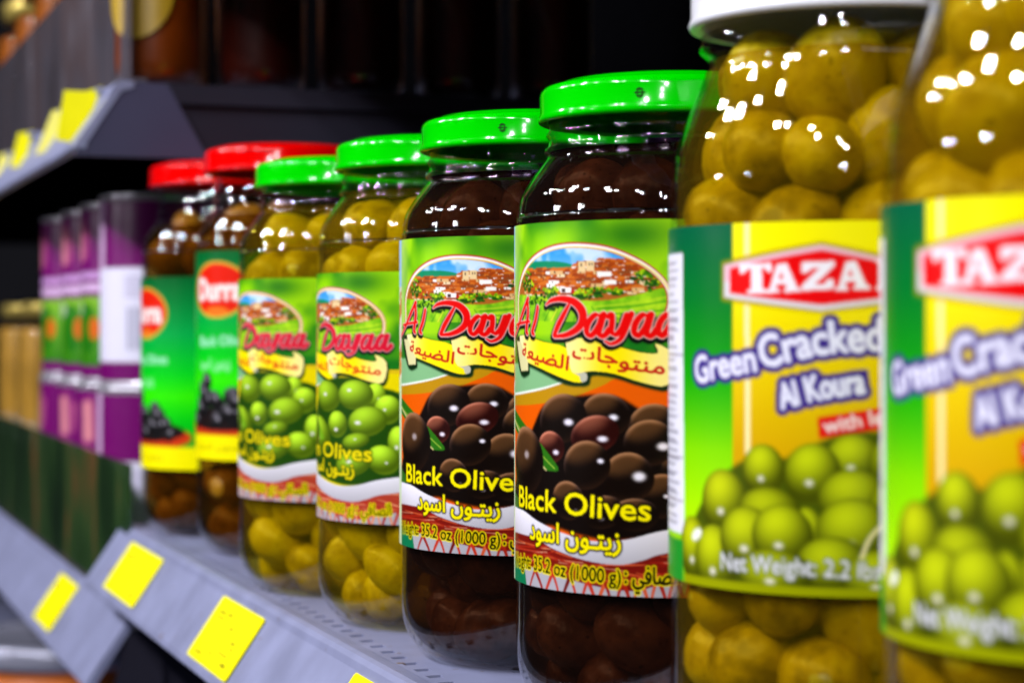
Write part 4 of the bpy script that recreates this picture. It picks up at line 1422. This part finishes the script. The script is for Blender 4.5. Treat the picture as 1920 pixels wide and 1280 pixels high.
jar('durra', "red-lidded olive jar with green label, beside the purple tins", -0.1655, 1.165, P_DURRA, P_DURRA_NECK, .0428, .1960, .0130, 'lid_red', [lab_dur_b], 'olive_brown', 'brine_brown',
    .174, ZD, 8, "red-lidded olive jars", -24)

# ------------------------------------------------------------------ tins on the left shelf
CANR, CANH = 0.0450, 0.124
can_body = [(0, .002), (CANR - .006, .002), (CANR - .004, 0), (CANR - .0005, 0), (CANR, .0012), (CANR, .0026), (CANR - .0012, .0038), (CANR - .0012, CANH - .0038), (CANR, CANH - .0026), (CANR, CANH - .0012),
            (CANR - .0005, CANH), (CANR - .003, CANH), (CANR - .005, CANH - .003), (0, CANH - .003)]
can_me = lathe("tin", can_body, 64)
ca, cb = can_art(False), can_art(True)
can_front = label_mesh(ca, CANR - .0008, CANH - .0045, .0045, 1.0)
can_back = label_mesh(cb, CANR - .0008, CANH - .0045, .0045, 1.0)
for i, (x, y) in enumerate(((-1.330, .2475), (-1.427, .2475), (-1.524, .2475), (-1.621, .2475))):
    for lev in (0, 1):
        d = math.hypot(x, y)
        rz = math.atan2(-x / d, y / d) + (0 if i == 0 else rnd.uniform(-.35, .35))
        side = (i == 0)
        lb = (("purple tin with a white barcode panel, on top of a stack" if lev else "purple tin with a white panel, at the bottom of a stack") if side else
              "purple tin %s of a two-high stack, %s" % ("on top" if lev else "at the bottom", ("beside a red-lidded jar", "second stack from the red-lidded jars", "third stack from the red-lidded jars", "stack farthest from the red-lidded jars")[i]))
        t = thing("food_tin", lb, "tin", (x, y + (rnd.uniform(0, .006) if lev else 0), zl + lev * CANH), rz, "purple tins stacked two high")
        mesh_ob("tin_body", can_me, M['tin'], t)
        mesh_ob("label", can_back if side else can_front, M['print_tin'], t)

# far goods on the same shelf
def simple_jar(name, label, cat, x, y, z, R, h, body_m, lid_m, grp, band=None):
    t = thing(name, label, cat, (x, y, z), 0, grp)
    p = [(0, .002), (R * .8, 0), (R * .93, .003), (R, .010), (R, h * .72), (R * .97, h * .78), (R * .80, h * .86), (R * .78, h * .90)]
    mesh_ob("glass_body", lathe("glass_body", p, 40), body_m, t)
    mesh_ob("contents", lathe("contents", [(max(0, r - .002), zz + .002) for r, zz in p[:-2]] + [(0, h * .80)], 32), band or M['honey'], t)
    mesh_ob("lid", lathe("lid", [(R * .80, h * .89), (R * .86, h * .885), (R * .86, h * .98), (R * .82, h), (0, h)], 40), M[lid_m], t)
    return t


M['honey'] = paint("amber_contents", (0.26, 0.065, 0.001), 0.35, 0.4, 0, 0.25, 30)
M['amber_dark'] = paint("dark_amber_sauce", (0.17, 0.030, 0.001), 0.3, 0.4, 0, 0.3, 30)
M['pale_amber'] = paint("pale_amber_contents", (0.42, 0.22, 0.03), 0.35, 0.4, 0, 0.25, 30)
M['red_sauce'] = paint("red_sauce", (0.028, 0.0025, 0.001), 0.4, 0.15, 0, 0.3, 30)
M['cream_tub'] = paint("white_tub", (0.75, 0.76, 0.78), 0.4)
M['teal'] = paint("teal_print", (0.20, 0.55, 0.42), 0.4)
M['card_gold'] = paint("round_yellow_print", (0.38, 0.24, 0.005), 0.4)
M['tub_lid'] = paint("grey_tub_lid", (0.30, 0.31, 0.40), 0.25, 0.5, 0.3)
M['orange'] = paint("orange_tub", (0.65, 0.16, 0.02), 0.4)
for i, x in enumerate((-1.90, -2.06, -2.24)):
    simple_jar("food_jar", "gold-lidded amber jar on a white tub, %s from the purple tins" % ("first", "second", "third")[i], "jar", x, .275, zl + .062, .040, .125, M['glass'], 'lid_gold', "gold-lidded amber jars", M['pale_amber'])
    t = thing("food_tub", "white tub with teal band under a gold-lidded jar, %s from the purple tins" % ("first", "second", "third")[i], "tub", (x, .270, zl), 0, "white tubs under the amber jars")
    R = .046
    mesh_ob("tub_body", lathe("tub_body", [(0, 0), (R * .86, 0), (R * .88, .003), (R, .050), (R + .002, .051), (R + .002, .0605), (0, .0615)], 40), M['cream_tub'], t)
    mesh_ob("band", lathe("band", [(R * .915, .010), (R * .925, .010), (R * .995, .042), (R * .985, .042)], 40), M['teal'], t)
# bottles in the upper shelf, running back from the aisle
up_lab = ("with a round yellow sticker, standing at the upper shelf's front corner", "second from the upper shelf's front corner", "third from the upper shelf's front corner",
          "fourth from the upper shelf's front corner", "fifth from the upper shelf's front corner")
for i, y in enumerate((.216, .278, .340, .402, .464)):
    R, h = .0265, .16
    t = thing("sauce_jar", "dark red sauce jar " + up_lab[i], "jar", (-1.187, y, zu), 0, "dark sauce jars on the upper shelf")
    p = [(0, .003), (R * .8, 0), (R * .95, .004), (R, .012), (R, h * .7), (R * .8, h * .82), (R * .6, h * .88)]
    mesh_ob("glass_body", lathe("glass_body", p, 48), M['glass'], t)
    mesh_ob("contents", lathe("contents", [(max(0, r - .002), zz + .002) for r, zz in p] + [(0, h * .9)], 40), M['amber_dark'] if i == 0 else M['red_sauce'], t)
    mesh_ob("lid", lathe("lid", [(R * .62, h * .875), (R * .68, h * .875), (R * .68, h * .97), (0, h * .98)], 40), M['lid_gold'], t)
    if i == 0:
        vv, ff = [(0, -R - .0004, .058)], []
        for k in range(36):
            a = 2 * math.pi * k / 36
            u, z = .024 * math.cos(a), .058 + .032 * math.sin(a)
            vv.append(((R + .0004) * math.sin(u / R), -(R + .0004) * math.cos(u / R), z))
        for k in range(36):
            ff.append((0, 1 + k, 1 + (k + 1) % 36))
        # finer wrap: split rays so the disc hugs the glass
        v2, f2 = [], []
        for ring in range(9):
            for k in range(36):
                a = 2 * math.pi * k / 36
                u, z = .024 * ring / 8 * math.cos(a), .058 + .032 * ring / 8 * math.sin(a)
                v2.append(((R + .0004) * math.sin(u / R), -(R + .0004) * math.cos(u / R), z))
        for ring in range(8):
            for k in range(36):
                k2 = (k + 1) % 36
                f2.append((ring * 36 + k, ring * 36 + k2, ring * 36 + 36 + k2, ring * 36 + 36 + k))
        s = mesh_ob("round_sticker", pymesh("round_sticker", v2, f2, True), M['card_gold'], t)
        s.rotation_euler = (0, 0, math.radians(50))
for i, x in enumerate((-1.46, -1.58, -1.70, -1.84, -1.98)):
    simple_jar("food_jar", "brown jar behind the clear upper fence, %s from the shelf's cut end" % ("first", "second", "third", "fourth", "fifth")[i], "jar", x, .255, zu, .048, .17, M['glass'], 'lid_gold', "brown jars behind the upper fence", M['honey'])
# grey lidded tub on the bottom shelf
t = thing("food_tub", "orange tub with a wide grey lid on the bottom shelf", "tub", (-1.93, .262, EYE - .42), 0)
R = .095
mesh_ob("tub_body", lathe("tub_body", [(0, 0), (R * .88, 0), (R * .9, .004), (R * .97, .118), (0, .119)], 56), M['orange'], t)
mesh_ob("lid", lathe("lid", [(R * .97, .112), (R * 1.03, .112), (R * 1.04, .116), (R * 1.04, .128), (R * 1.01, .133), (R * .95, .134), (R * .93, .130), (R * .90, .129), (0, .129)], 64), M['tub_lid'], t)
